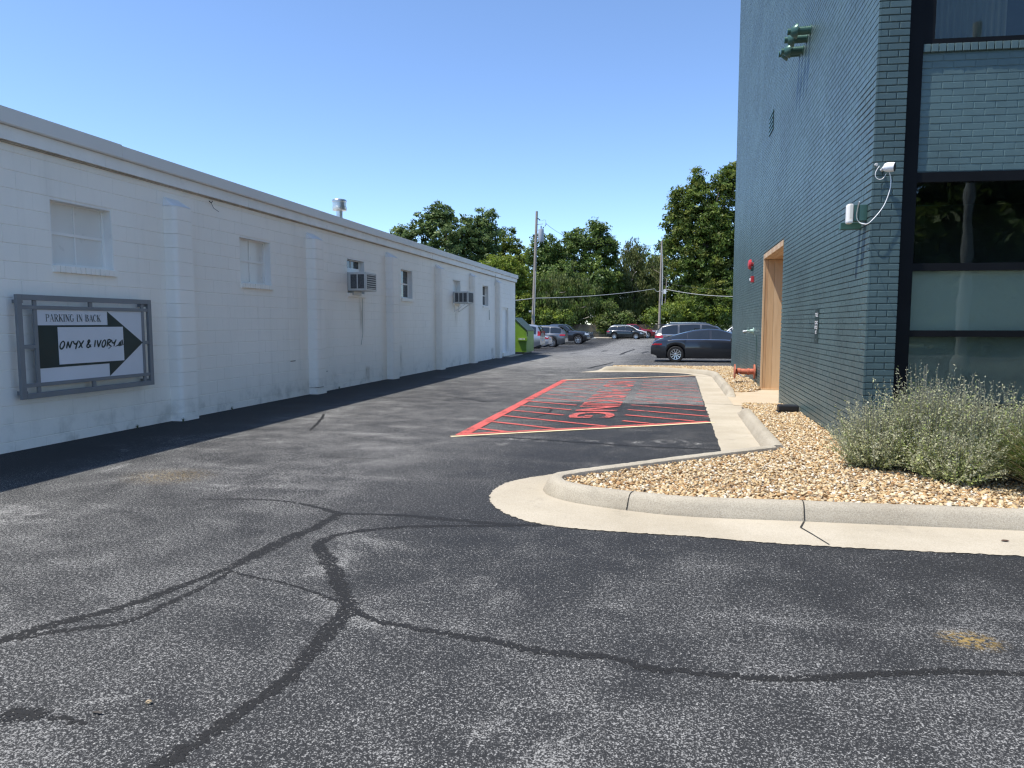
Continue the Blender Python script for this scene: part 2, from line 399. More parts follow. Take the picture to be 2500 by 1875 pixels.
M['pane_reflection'] = simple('grey_green_reflection', (0.31, 0.315, 0.27), 0.8, var=0.25, vs=1.2)  # tone of the reflections in the bottom panes, put into a colour
M['room'] = simple('dim_interior', (0.05, 0.05, 0.052), 0.9)
M['curtain'] = simple('grey_curtain', (0.19, 0.185, 0.165), 0.9)
M['grass'] = simple('grass_ground', (0.085, 0.10, 0.04), 0.95, var=0.4, vs=0.6, bs=20, bst=0.5)
M['metal'] = simple('galvanised_metal', (0.50, 0.51, 0.50), 0.32, 0.85, var=0.12, vs=6)
M['red_metal'] = simple('red_enamel', (0.45, 0.03, 0.035), 0.3, var=0.1)
M['orange_metal'] = simple('faded_orange_red_paint', (0.43, 0.12, 0.062), 0.55, var=0.25, vs=14, dirt=((0.10, 0.045, 0.03), 0.8))
M['verdigris'] = simple('pale_green_bronze', (0.30, 0.42, 0.37), 0.5, 0.2, var=0.15, vs=12)
M['sign_grey'] = simple('grey_sign_frame', (0.20, 0.205, 0.21), 0.5, var=0.07, bs=40, bst=0.05)
M['sign_white'] = simple('white_sign_panel', (0.66, 0.67, 0.70), 0.35, var=0.04, vs=1.5)
M['sign_black'] = simple('black_sign_vinyl', (0.010, 0.028, 0.026), 0.45, var=0.2)
M['ac_white'] = simple('ac_case', (0.58, 0.57, 0.53), 0.5, var=0.08, dirt=((0.33, 0.29, 0.22), 0.5))
M['ac_dark'] = simple('ac_coil', (0.09, 0.09, 0.09), 0.7, var=0.3, vs=30)
M['green_metal'] = simple('lime_green_steel', (0.15, 0.27, 0.018), 0.5, var=0.14, vs=3, dirt=((0.06, 0.08, 0.03), 0.5))
M['lid'] = simple('dark_green_lid', (0.03, 0.05, 0.025), 0.5)
M['cable'] = simple('dark_cable', (0.02, 0.02, 0.02), 0.6)
M['cable_grey'] = simple('grey_cable', (0.42, 0.42, 0.40), 0.5)
M['transformer'] = simple('transformer_grey', (0.34, 0.37, 0.39), 0.4, var=0.06)
M['dirt'] = simple('gravel_bed_soil', (0.30, 0.21, 0.12), 0.95, var=0.35, vs=30, bs=60, bst=0.6)
M['crack'] = simple('dark_crack', (0.02, 0.018, 0.015), 0.95)
M['shingle'] = simple('grey_shingles', (0.20, 0.19, 0.175), 0.9, var=0.25, vs=8)
M['siding'] = simple('dull_siding', (0.22, 0.21, 0.19), 0.8)

# ================================================================== SETTING
def sheet(name, x0, x1, y0, y1, step, zoff, m):
    nx = int((x1 - x0) / step) + 1; ny = int((y1 - y0) / step) + 1
    rows = [[(x0 + i * step, y0 + j * step, zg(x0 + i * step, y0 + j * step) + zoff) for i in range(nx)] for j in range(ny)]
    return MB().grid(rows).build(name, m, loc=(0, 0, 0), smooth='all')
gr = MB().quad((-1500, -1500, -0.56), (1500, -1500, -0.56), (1500, 1500, -0.56), (-1500, 1500, -0.56)).build('ground', M['grass'], loc=(0, 0, -0.56))
tag(gr, kind='structure')
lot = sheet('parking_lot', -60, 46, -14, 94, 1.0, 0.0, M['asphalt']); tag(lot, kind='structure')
verge = MB().quad((-60, 93.9, -0.50), (46, 93.9, -0.50), (46, 99, -0.35), (-60, 99, -0.35)).build('grass_verge', M['grass']); tag(verge, kind='structure')
street = MB().quad((-80, -24, 0.02), (80, -24, 0.02), (80, -14.2, 0.02), (-80, -14.2, 0.02)).build('street', M['asphalt_old']); tag(street, kind='structure')
lawn = MB().quad((-80, -70, 0.05), (80, -70, 0.05), (80, -24.2, 0.05), (-80, -24.2, 0.05)).build('lawn', M['grass']); tag(lawn, kind='structure')

def catmull(pts, n=8, closed=False):
    P = [np.array(p, float) for p in pts]; out = []
    for i in range(len(P) - 1):
        a = P[max(i - 1, 0)]; b = P[i]; c = P[i + 1]; d = P[min(i + 2, len(P) - 1)]
        for k in range(n):
            t = k / n
            out.append(0.5 * ((2 * b) + (c - a) * t + (2 * a - 5 * b + 4 * c - d) * t * t + (3 * b - a - 3 * c + d) * t ** 3))
    out.append(P[-1]); return out
def resample(pts, n):
    P = np.array([tuple(p)[:2] for p in pts], float); d = np.r_[0, np.cumsum(np.linalg.norm(np.diff(P, axis=0), axis=1))]
    t = np.linspace(0, d[-1], n); return np.c_[np.interp(t, d, P[:, 0]), np.interp(t, d, P[:, 1])]

# ---- strips of crack filler on the lot
def strip(name, pts, wid, m, parent, z=0.004, n=7, jit=0.0):
    c = catmull(pts, n); c = np.array([tuple(p)[:2] for p in c])
    if not hasattr(wid, '__len__'): wid = [wid] * len(pts)
    ww = np.interp(np.linspace(0, 1, len(c)), np.linspace(0, 1, len(wid)), wid)
    t = np.gradient(c, axis=0); t /= np.linalg.norm(t, axis=1)[:, None] + 1e-9; nr = np.c_[-t[:, 1], t[:, 0]]
    if jit: c = c + RNG.normal(0, jit, (len(c), 1)) * nr
    mb = MB(); mb.grid([[(*(p + q * k * h * 0.5), zg(*p) + z) for k in (-1, 1)] for p, q, h in zip(c, nr, ww)])
    o = mb.build(name, m, parent)
    uv = o.data.uv_layers.new(name='UVMap')
    for lp in o.data.loops: uv.data[lp.index].uv = (lp.vertex_index % 2, (lp.vertex_index // 2) * 0.1)
    return o
def G(*pts): return [at(u * 1.1302, v * 1.1302)[:2] for u, v in pts]       # pixels of the 2212 px wide view
seals = [
    (G((430, 1078), (560, 1079), (640, 1086), (700, 1100), (735, 1110)), [.03, .05, .05, .07, .09]),
    (G((735, 1110), (800, 1111), (860, 1113), (960, 1121), (1080, 1132), (1175, 1135)), [.07, .06, .07, .10, .09, .07]),
    (G((735, 1108), (690, 1135), (620, 1165), (570, 1190), (515, 1218), (490, 1232)), [.11, .13, .16, .14, .11, .08]),
    (G((490, 1228), (430, 1252), (340, 1286), (250, 1316), (150, 1340), (60, 1366), (-60, 1402)), [.07, .08, .09, .09, .10, .11, .12]),
    (G((500, 1232), (450, 1262), (380, 1296), (300, 1334), (240, 1350), (140, 1362), (40, 1378), (-60, 1398)), [.05, .05, .06, .06, .06, .06, .08, .10]),
    (G((1175, 1135), (1000, 1136), (880, 1138), (790, 1146), (720, 1158), (688, 1178), (710, 1212), (725, 1250), (745, 1290), (752, 1318)), [.05, .06, .08, .09, .09, .12, .14, .12, .11, .13]),
    (G((755, 1300), (742, 1330), (700, 1378), (660, 1420), (630, 1460), (560, 1510), (500, 1552), (430, 1600), (340, 1660), (270, 1710)), [.16, .14, .12, .11, .10, .08, .09, .09, .11, .12]),
    (G((752, 1312), (800, 1336), (870, 1352), (960, 1368), (1060, 1384), (1160, 1406), (1260, 1416), (1320, 1420), (1400, 1442), (1500, 1452), (1640, 1464), (1760, 1466), (1900, 1456), (2060, 1452), (2260, 1456)), [.10, .05, .06, .06, .07, .08, .08, .06, .07, .06, .06, .07, .06, .06, .06]),
    (G((500, 1235), (560, 1250), (610, 1258), (680, 1280), (730, 1300)), [.03, .03, .02, .03, .03]),
    (G((8, 1541), (40, 1543), (80, 1546), (96, 1549)), [.09, .13, .12, .03]), (G((105, 1550), (140, 1552), (185, 1566)), [.04, .04, .03]),
    (G((1000, 942), (1100, 946), (1230, 954), (1380, 964), (1570, 972)), [.10, .09, .09, .08, .07]),
    (G((880, 850), (960, 856), (1010, 862), (1060, 870)), [.05, .05, .05, .04]),
    (G((470, 1200 - 340), (600, 868), (740, 866), (880, 858), (1000, 868), (1100, 866)), [.03, .05, .05, .05, .05, .03]),
    (G((1060, 892), (1130, 880), (1190, 884), (1160, 900), (1090, 903)), [.06, .07, .05, .05, .05]),
    (G((1270, 795), (1290, 788), (1310, 780), (1325, 773)), [.20, .20, .16, .12]), (G((1340, 757), (1358, 748), (1372, 742)), [.25, .24, .2]), (G((1386, 754), (1400, 748)), [.2, .2]),
    (G((1300, 750), (1312, 746)), [.2, .2]), (G((1230, 760), (1250, 755)), [.15, .15]),
    (G((690, 985), (760, 990), (850, 992)), [.03, .03, .02]), (G((700, 895), (690, 910), (670, 930)), [.05, .06, .04]),
]
for i, (pts, wd) in enumerate(seals): strip('crack_filler', pts, [a * 1.08 for a in wd], M['seal'], lot, .0007 + .00012 * i, n=12, jit=.006)

# ---- painted no-parking bay
bay = MB().poly([(-2.72, 12.78, .004), (.555, 12.83, .004), (.60, 19.4, .004), (.3, 19.5, .004), (-.6, 18.75, .004), (-2.7, 17.6, .004)]).build('asphalt_patch', M['asphalt_old'], lot)
def line(name, a, b, wd, m, z=0.008):
    a = np.array(a); b = np.array(b); t = (b - a) / np.linalg.norm(b - a); q = np.array([-t[1], t[0]]) * wd / 2
    n = max(2, int(np.linalg.norm(b - a) / 0.5)); rows = []
    for i in range(n + 1):
        p = a + (b - a) * i / n; j = RNG.normal(0, .004, 2); rows.append([(*(p - q + j), z), (*(p + q + j), z)])
    return MB().grid(rows).build(name, m, lot)
line('painted_line', (-2.77, 8.50), (.60, 10.60), .075, M['yellow_paint'])
line('painted_line', (-2.73, 8.66), (.52, 10.67), .10, M['red_paint'], .0085)
line('painted_line', (-2.66, 8.62), (-2.70, 17.80), .16, M['red_paint'], .009)
line('painted_line', (-2.70, 17.82), (.60, 20.12), .10, M['yellow_paint'])
line('painted_line', (-2.66, 17.70), (.58, 19.95), .09, M['red_thin'], .0085)
y0 = 8.62
for k in range(15):
    yl = 9.25 + k * .70
    a = np.array([-2.60, yl]); slope = -.47
    m = M['red_paint'] if yl < 12.9 else M['red_thin']
    for xa, xb in ((-2.60, -1.66), (-.72, .55)):
        p, q = (xa, yl + slope * (xa + 2.6)), (xb, yl + slope * (xb + 2.6))
        pts = []
        for s in np.linspace(0, 1, 12):                  # keep the part between the two border lines
            X = p[0] + (q[0] - p[0]) * s; Y = p[1] + (q[1] - p[1]) * s
            if 8.70 + (X + 2.73) * .619 < Y < 17.66 + (X + 2.66) * .69: pts.append((X, Y))
        if len(pts) > 1: line('painted_stripe', pts[0], pts[-1], .085, m, .0082)
    if 9.25 < yl < 10.7:                                 # the first stripes run on under the lettering
        p = (-1.66, yl + slope * .94); q = (-.72, yl + slope * 1.88)
        pts = [(p[0] + (q[0] - p[0]) * s, p[1] + (q[1] - p[1]) * s) for s in np.linspace(0, 1, 12)]
        pts = [c for c in pts if c[1] > 8.70 + (c[0] + 2.73) * .619 and c[1] < 10.35]
        if len(pts) > 1: line('painted_stripe', pts[0], pts[-1], .085, m, .0082)
def text_mesh(txt, size, off=0.0, space=1.0):
    cu = bpy.data.curves.new('tmp', 'FONT'); cu.body = txt; cu.size = size; cu.offset = off; cu.space_character = space; cu.resolution_u = 4
    o = bpy.data.objects.new('tmp', cu); col.objects.link(o)
    dg = bpy.context.evaluated_depsgraph_get(); me = bpy.data.meshes.new_from_object(o.evaluated_get(dg))
    bpy.data.objects.remove(o); bpy.data.curves.remove(cu)
    v = np.zeros(len(me.vertices) * 3); me.vertices.foreach_get('co', v); v = v.reshape(-1, 3)
    f = [tuple(p.vertices) for p in me.polygons]; bpy.data.meshes.remove(me); return v, f
v, f = text_mesh('NO PARKING', 1.0, 0.025, 1.06)
lo = v.min(0); hi = v.max(0); v = (v - lo) / np.maximum(hi - lo, 1e-6)
TP = [(-1.58 + p[1] * .70, 17.75 - p[0] * 7.1 + (p[1] - .5) * .15, .0105) for p in v]
for far_, m in ((True, M['red_thin']), (False, M['red_mid'])):          # the far letters are worn thin
    mb = MB(); mb.add(TP, [q for q in f if (np.mean([TP[i][1] for i in q]) > 13.25) == far_]); mb.build('painted_lettering', m, lot)

# ---- kerbs and gutters
PROF = [(0.0, -.03), (0.0, .012), (.018, .045), (.035, .085), (.055, .115), (.085, .130), (.145, .130), (.165, .120), (.172, .09), (.172, -.05)]
def kerb(name, path, n=140, taper=(0, 0), side=1, hs=1.0):
    P = resample(path, n); t = np.gradient(P, axis=0); t /= np.linalg.norm(t, axis=1)[:, None]; nr = np.c_[t[:, 1], -t[:, 0]] * side
    L = np.r_[0, np.cumsum(np.linalg.norm(np.diff(P, axis=0), axis=1))]
    rows = []
    for i in range(n):
        h = hs
        if taper[0]: h *= 0.12 + 0.88 * sst(0, taper[0], L[i])
        if taper[1]: h *= 0.12 + 0.88 * sst(0, taper[1], L[-1] - L[i])
        w_ = RNG.normal(0, .0018)
        rows.append([(P[i, 0] + nr[i, 0] * (o + w_), P[i, 1] + nr[i, 1] * (o + w_), zg(*P[i]) + (z * h if z > 0 else z) + RNG.normal(0, .0012)) for o, z in PROF])
    mb = MB().grid(rows); mb.poly(rows[0]); mb.poly(rows[-1][::-1])
    o = mb.build(name, M['kerb'], smooth=True); tag(o, kind='structure'); return o
def gutter(name, inner, outer, n=160, z=0.005, rag=.007):
    A = resample(inner, n); B = resample(outer, n)
    mb = MB(); rows = []
    for a, b in zip(A, B):
        j = (b - a) / (np.linalg.norm(b - a) + 1e-9) * RNG.normal(0, rag)
        rows.append([(*a, zg(*a) + z + .004), (*((a * 2 + b) / 3), zg(*a) + z), (*((a + b * 2) / 3), zg(*b) + z), (*(b + j), zg(*b) + z)])
    o = mb.grid(rows).build(name, M['gutter']); tag(o, kind='structure'); return o
front_base = [(7.0, 5.75), (3.0, 5.50), (1.0, 5.37), (.16, 5.31), (-.34, 5.385), (-.72, 5.51), (-.95, 5.66), (-1.07, 5.86), (-1.08, 6.04), (-.98, 6.22), (-.40, 6.78), (.22, 7.36), (.66, 7.76), (1.00, 8.05)]
P1 = catmull(front_base, 10); k1 = kerb('kerb', P1, 260)
P2 = [(1.03, 8.03), (1.02, 9.5), (1.02, 11.9)]; k2 = kerb('kerb', P2[::1], 60, (0, .5))
P3 = catmull([(1.04, 14.3), (1.04, 17.0), (1.03, 19.4), (.96, 20.2), (.70, 20.75), (.0, 21.35), (-.8, 21.75), (-2.25, 21.72)], 8); k3 = kerb('kerb', P3, 120, (.5, .25))
g_outer = [(7.0, 5.15), (3.0, 4.92), (.9, 4.80), (.15, 4.83), (-.41, 4.82), (-.87, 4.87), (-1.16, 5.04), (-1.36, 5.29), (-1.47, 5.56), (-1.50, 5.90), (-1.42, 6.20), (-1.16, 6.52), (-.65, 7.00)]
g_inner = [p for p in front_base[:11]] + [(-.2, 6.95)]
gutter('gutter', catmull(g_inner, 8), catmull(g_outer, 8), 520)
gutter('gutter', [(1.035, 7.7), (1.03, 11.55), (1.19, 11.9), (1.21, 12.9), (1.21, 14.6), (1.06, 14.9), (1.05, 19.6)], [(.56, 7.55), (.56, 10.5), (.57, 12.9), (.58, 15.0), (.60, 17.2), (.61, 20.1)], 120)
gutter('gutter', catmull([(1.04, 19.6), (.92, 20.3), (.66, 20.8), (.0, 21.4), (-.8, 21.8), (-2.25, 21.78)], 6), catmull([(.61, 20.12), (.50, 20.5), (.30, 20.85), (-.10, 21.05), (-.90, 21.2), (-2.70, 20.75)], 6), 80, .0065)
# joints and cracks in kerb and gutter
cr = MB()
for a, b, hw in (((.955, 5.36), (.905, 5.20), .006), ((.905, 5.20), (.955, 5.05), .005), ((.955, 5.05), (1.02, 4.83), .004)):
    a = np.array(a); b = np.array(b); q = np.array([-(b - a)[1], (b - a)[0]]); q = q / np.linalg.norm(q) * hw
    cr.quad((*(a - q), .0105), (*(a + q), .0105), (*(b + q), .0105), (*(b - q), .0105))
cr.build('joint_crack', M['crack'], k1)
jc = MB()
for (p, q) in (((.958, 5.366), (.965, 5.55)), ((-.33, 5.38), (-.27, 5.57))):
    rows = []
    for o_, z_ in PROF[1:8]:
        s_ = o_ / .172; c_ = (p[0] + (q[0] - p[0]) * s_, p[1] + (q[1] - p[1]) * s_ - .0)
        rows.append([(c_[0] - .004, c_[1] - .003, z_ + .003), (c_[0] + .004, c_[1] - .003, z_ + .003)])
    jc.grid(rows)
jc.build('joint_crack', M['crack'], k1)
for yy in (9.2, 10.6, 17.2, 18.6):
    kk = k2 if yy < 13 else k3
    MB().grid([[(1.03 + o_, yy - .004, z_ + .003), (1.03 + o_, yy + .004, z_ + .003)] for o_, z_ in PROF[1:8]]).build('joint_crack', M['crack'], kk)
MB().quad((.58, 13.02, .0102), (1.2, 13.02, .0102), (1.2, 13.035, .0102), (.58, 13.035, .0102)).build('joint_crack', M['crack'], k2)
# walkway to the recessed door
wk = MB().grid([[(1.06, yy, .012), (1.5, yy, .010), (1.87, yy, .008), (3.2, yy, .008)] for yy in (12.88, 13.6, 14.4, 15.2, 16.2)])
wk.build('walkway', M['walk']); tag(bpy.data.objects['walkway'], kind='structure')
wk2 = MB(); wk2.quad((1.2, 12.9, -.04), (3.2, 12.9, -.04), (3.2, 12.88, -.025), (1.2, 12.88, .01))

# ---- gravel beds
def inpoly(P, poly):
    x, y = P[:, 0], P[:, 1]; ins = np.zeros(len(P), bool); n = len(poly)
    for i in range(n):
        x1, y1 = poly[i]; x2, y2 = poly[(i + 1) % n]
        c = ((y1 > y) != (y2 > y)) & (x < (x2 - x1) * (y - y1) / (y2 - y1 + 1e-12) + x1); ins ^= c
    return ins
ICO = bmesh.new(); bmesh.ops.create_icosphere(ICO, subdivisions=1, radius=1)
IV = np.array([q.co[:] for q in ICO.verts]); IF = np.array([[q.index for q in fc.verts] for fc in ICO.faces]); ICO.free()
IC2 = bmesh.new(); bmesh.ops.create_icosphere(IC2, subdivisions=2, radius=1)
IV2 = np.array([q.co[:] for q in IC2.verts]); IF2 = np.array([[q.index for q in fc.verts] for fc in IC2.faces]); IC2.free()
PEB = np.array([(.60, .46, .27), (.64, .51, .32), (.54, .37, .19), (.67, .57, .40), (.46, .29, .13), (.38, .22, .10), (.70, .63, .50), (.57, .42, .23), (.32, .23, .14), (.61, .44, .23)])
def pebbles(name, poly, n, zf, rmin, rmax, fine=None):
    poly = np.array(poly); lo = poly.min(0); hi = poly.max(0); pts = np.zeros((0, 2))
    while len(pts) < n:
        q = RNG.uniform(lo, hi, (n, 2)); pts = np.r_[pts, q[inpoly(q, poly)]]
    pts = pts[:n]
    V, Fc, Cc = [], [], []; b = 0
    for (iv, iff, sel) in ((IV, IF, ~fine(pts) if fine else np.ones(n, bool)), (IV2, IF2, fine(pts) if fine else np.zeros(n, bool))):
        p = pts[sel]; k = len(p)
        if not k: continue
        r = rmin + (rmax - rmin) * RNG.random(k) ** 1.6
        s = np.c_[r * RNG.uniform(.8, 1.35, k), r * RNG.uniform(.65, 1.0, k), r * RNG.uniform(.42, .72, k)]
        g = iv[None] * s[:, None] * (1 + RNG.normal(0, .10, (k, len(iv), 1)))
        ang = RNG.uniform(0, 6.283, k); tl = RNG.normal(0, .35, (k, 2))
        ca, sa = np.cos(ang)[:, None], np.sin(ang)[:, None]
        X, Y, Z = g[..., 0], g[..., 1], g[..., 2]
        Z2 = Z + X * tl[:, :1] + Y * tl[:, 1:]; X2 = X * ca - Y * sa; Y2 = X * sa + Y * ca
        zz = np.array([zf(*c) for c in p])[:, None] + RNG.uniform(-.008, .012, (k, 1))
        vv = np.stack([X2 + p[:, :1], Y2 + p[:, 1:], Z2 + zz], -1).reshape(-1, 3)
        ff = (iff[None] + (np.arange(k) * len(iv))[:, None, None]).reshape(-1, 3) + b
        cc = PEB[RNG.integers(0, len(PEB), k)] * RNG.uniform(.84, 1.06, (k, 1)); cc = np.repeat(np.clip(cc, 0, .8), len(iff), 0)
        V.append(vv); Fc.append(ff); Cc.append(cc); b += len(vv)
    me = np_mesh(name, np.concatenate(V), np.concatenate(Fc), M['pebble'], np.concatenate(Cc), True)
    o = bpy.data.objects.new(name, me); link(o); return o
XR, YC = 1.88, 7.675
FD = Vector((8.342, .894, 0)).normalized(); FN = Vector((-FD.y, FD.x, 0))    # along the street front, and inward
def fp(s, off, z): return Vector((XR, YC, 0)) + FD * s + FN * off + Vector((0, 0, z))
inner = [tuple(p + q * .165) for p, q in zip(*(lambda P: (P, (lambda t: np.c_[t[:, 1], -t[:, 0]])((lambda g: g / np.linalg.norm(g, axis=1)[:, None])(np.gradient(P, axis=0)))))(resample(P1, 90)))]
bedA = [p for p in inner if p[0] < 4.2] + [(1.18, 8.2), (1.18, 12.0), (1.20, 12.88), (1.875, 12.88), (1.875, 7.70)] + [tuple(fp(s, -.005, 0)[:2]) for s in (.02, 2.4)]
bedB = [(1.21, 15.25), (1.40, 15.35), (1.70, 15.6), (1.875, 16.1), (1.875, 24.2), (1.0, 23.9), (-1.9, 23.6), (-2.0, 21.95), (-.8, 21.98), (.1, 21.6), (.85, 20.95), (1.17, 20.2), (1.21, 19.4)]
def zA(x, y): return .085 + .035 * sst(.9, 0, abs(x - 1.9)) * sst(12.5, 11, y) - .03 * sst(11.5, 12.8, y)
def zB(x, y): return .02 + .06 * sst(15.3, 17.0, y) + zg(x, y)
def soil(name, poly, zf, c=.09):
    poly = np.array(poly); lo = poly.min(0); hi = poly.max(0); gx = np.arange(lo[0], hi[0], c); gy = np.arange(lo[1], hi[1], c)
    cen = np.array([(x + c / 2, y + c / 2) for x in gx for y in gy]); cen = cen[inpoly(cen, poly)]; mb = MB()
    for x, y in cen: mb.quad(*[(x + i * c / 2, y + j * c / 2, zf(x + i * c / 2, y + j * c / 2) - .012) for i, j in ((-1, -1), (1, -1), (1, 1), (-1, 1))])
    tag(mb.build(name, M['dirt']), kind='structure')
soil('planting_bed', bedA, zA); soil('planting_bed', bedB, zB)
pa = pebbles('gravel', bedA, 30000, zA, .008, .021, lambda p: (p[:, 1] < 5.95)); tag(pa, 'tan river gravel filling the kerbed bed around the sage shrubs', 'gravel', kind='stuff')
pb = pebbles('gravel', bedB, 15000, zB, .010, .025); tag(pb, 'tan river gravel in the far bed beside the red pipe', 'gravel', kind='stuff')

# ================================================================== LEFT BUILDING
XL, YL0, YL1, CH = -7.28, -4.0, 32.3, .2032
wins = [(7.05, 8.0), (10.81, 11.76), (14.88, 15.80), (18.13, 18.99), (22.75, 23.61), (26.53, 27.40)]
WZ0, WZ1 = .115 + 10 * CH, .115 + 14 * CH
DO = (29.78, 30.90, .18, .115 + 10 * CH)
openings = [(a, b, WZ0, WZ1) for a, b in wins] + [DO]
LB = empty('block_building', (XL, YL1, 0))
tag(LB, 'long low white painted concrete block building with flat roof and square pilasters', 'building')
mb = MB()                                               # backing behind the blocks: the filled joints
ys = sorted({YL0, YL1 - .01} | {q for o in openings for q in o[:2]}); zs = sorted({-.3, 3.60} | {q for o in openings for q in o[2:]})
for i in range(len(ys) - 1):
    for j in range(len(zs) - 1):
        yc, zc = (ys[i] + ys[i + 1]) / 2, (zs[j] + zs[j + 1]) / 2
        if not any(a < yc < b and c < zc < d for a, b, c, d in openings): mb.box(XL - .24, XL - .007, ys[i], ys[i + 1], zs[j], zs[j + 1])
mb.build('wall_core', M['white'], LB)
MB().box(-22, XL - .25, YL1 - .25, YL1 - .012, -.3, 3.6).box(-22, -21.75, YL0, YL1 - .3, -.3, 3.6).box(-21.7, XL - .25, YL0, YL0 + .25, -.3, 3.6).build('rear_wall', M['white'], LB)
MB().box(-22.1, XL + .02, YL0 - .05, YL1 + .05, 3.602, 3.72).build('roof', M['roof'], LB)
MB().box(-7.9, -7.55, 5.5, YL1 - .3, .1, 3.4).build('interior', M['room'], LB)
blocks = []
for k in range(-1, 18):
    z0 = .115 + k * CH; z1 = z0 + CH; z1 = min(z1, 3.56); zb = max(z0, -.12)
    y = 5.4 - (CH if k % 2 else 0)
    while y < YL1:
        a, b = y, min(y + 2 * CH, YL1); y += 2 * CH
        segs = [(a, b)]
        for (o0, o1, c, d) in openings:
            if c < (z0 + z1) / 2 < d:
                segs = [q for (s0, s1) in segs for q in ((s0, min(s1, o0)), (max(s0, o1), s1)) if q[1] - q[0] > .03]
        for s0, s1 in segs: blocks.append((s0, s1, zb, z1))
blocks.sort(key=lambda q: q[0])
def blk(mb, s0, s1, z0, z1, dx=0.0):
    gz = random.uniform(.0022, .0036); gy = .0005; b = .004; x1 = XL + dx
    mb.add([(XL - .03, s0 + gy, z0 + gz), (XL - .03, s1 - gy, z0 + gz), (XL - .03, s1 - gy, z1 - gz), (XL - .03, s0 + gy, z1 - gz),
            (x1 - b, s0 + gy, z0 + gz), (x1 - b, s1 - gy, z0 + gz), (x1 - b, s1 - gy, z1 - gz), (x1 - b, s0 + gy, z1 - gz),
            (x1, s0 + gy + .0004, z0 + gz + b), (x1, s1 - gy - .0004, z0 + gz + b), (x1, s1 - gy - .0004, z1 - gz - b), (x1, s0 + gy + .0004, z1 - gz - b)],
           [(0, 1, 5, 4), (1, 2, 6, 5), (2, 3, 7, 6), (3, 0, 4, 7), (4, 5, 9, 8), (5, 6, 10, 9), (6, 7, 11, 10), (7, 4, 8, 11), (8, 9, 10, 11)])
near = [q for q in blocks if q[0] > 5.9][:200]; rest = [q for q in blocks if q not in set(near)]
for q in near: blk(m_ := MB(), *q, dx=random.uniform(-.0007, .0007)); m_.build('concrete_block', M['white'], LB)
mr = MB()
for q in rest: blk(mr, *q, dx=random.uniform(-.0007, .0007))
tag(mr.build('concrete_blocks', M['white'], LB), kind='stuff')
# pilasters with rounded leading edge and sloped cap
PW, PD, PT = .36, .20, 3.16
for yp in (8.97, 13.05, 17.07, 20.95, 24.72, 28.55):
    pil = empty('pilaster', (XL, yp, 0), parent=LB)
    def ring(z, e=0.0):
        r = .07; pts = [(XL, yp + e)]
        for k in range(5):
            a = k / 4 * math.pi / 2; pts.append((XL + PD - r + math.sin(a) * r - e, yp + r - math.cos(a) * r + e))
        pts += [(XL + PD - e, yp + PW - e), (XL, yp + PW - e)]
        return [(x, y, z) for x, y in pts]
    zz = [-.12] + [.115 + k * CH for k in range(16) if .115 + k * CH < PT - .05] + [PT]
    for a, b in zip(zz[:-1], zz[1:]):
        if yp < 14 or True:
            m_ = MB(); rs = [ring(a + .001, .004), ring(a + .005), ring(b - .005), ring(b - .001, .004)]
            for r0, r1 in zip(rs[:-1], rs[1:]):
                n = len(r0); m_.add(r0 + r1, [(i, i + 1, n + i + 1, n + i) for i in range(n - 1)])
            m_.poly(rs[0][::-1]); m_.poly(rs[-1])
            m_.build('concrete_block', M['white'], pil, smooth=True)
    m_ = MB(); r0 = ring(PT); r1 = [(XL + (p[0] - XL) * .12, yp + .02 + (p[1] - yp) * .9, PT + .13 - (p[0] - XL) * .1) for p in r0]; n = len(r0)
    m_.add(r0 + r1, [(i, i + 1, n + i + 1, n + i) for i in range(n - 1)]); m_.poly(r1)
    m_.build('sloped_cap', M['white_clean'], pil)
# fascia boards and roof edge flashing
ftop = lambda y: 3.80 - .10 * (y - 6) / 26
for i, (a, b) in enumerate(((-4, 3.5), (3.5, 7.86), (7.86, 11.0), (11.0, 15.36), (15.36, 20.5), (20.5, 24.3), (24.3, 28.2), (28.2, 32.38))):
    dx = random.uniform(-.006, .006)
    m_ = MB(); m_.add([(x, y, z - .10 * (y - 6) / 26) for y in (a + .002, b - .002) for x, z in ((XL - .02, 3.475), (XL + .075 + dx, 3.475), (XL + .075 + dx, 3.628), (XL - .02, 3.628))], [(0, 1, 2, 3), (7, 6, 5, 4), (0, 4, 5, 1), (1, 5, 6, 2), (2, 6, 7, 3)])
    m_.build('fascia_board', M['white_trim'], LB)
m_ = MB()
for a, b in ((-4, 8.1), (8.1, 14.5), (14.5, 20.6), (20.6, 26.5), (26.5, 32.4)):
    e = 0 if a > 7 else .012
    m_.add([(x, y, z - .10 * (y - 6) / 26 + (e if z > 3.7 else 0)) for y in (a, b - .003) for x, z in ((XL - .1, 3.632), (XL + .115, 3.632), (XL + .125, 3.645), (XL + .125, 3.80), (XL - .1, 3.815))], [(0, 1, 2, 3, 4), (9, 8, 7, 6, 5), (0, 5, 6, 1), (1, 6, 7, 2), (2, 7, 8, 3), (3, 8, 9, 4)])
m_.build('roof_flashing', M['flash'], LB)
MB().add([(x, y, z - .10 * (y - 6) / 26) for y in (-4, 32.3) for x, z in ((XL - .02, 3.455), (XL + .035, 3.455), (XL + .035, 3.472), (XL - .02, 3.472))], [(0, 4, 5, 1), (1, 5, 6, 2), (0, 1, 2, 3), (7, 6, 5, 4)]).build('fascia_shadow_strip', M['fascia_shade'], LB)  # dark strip colours in the shadow line below the fascia boards
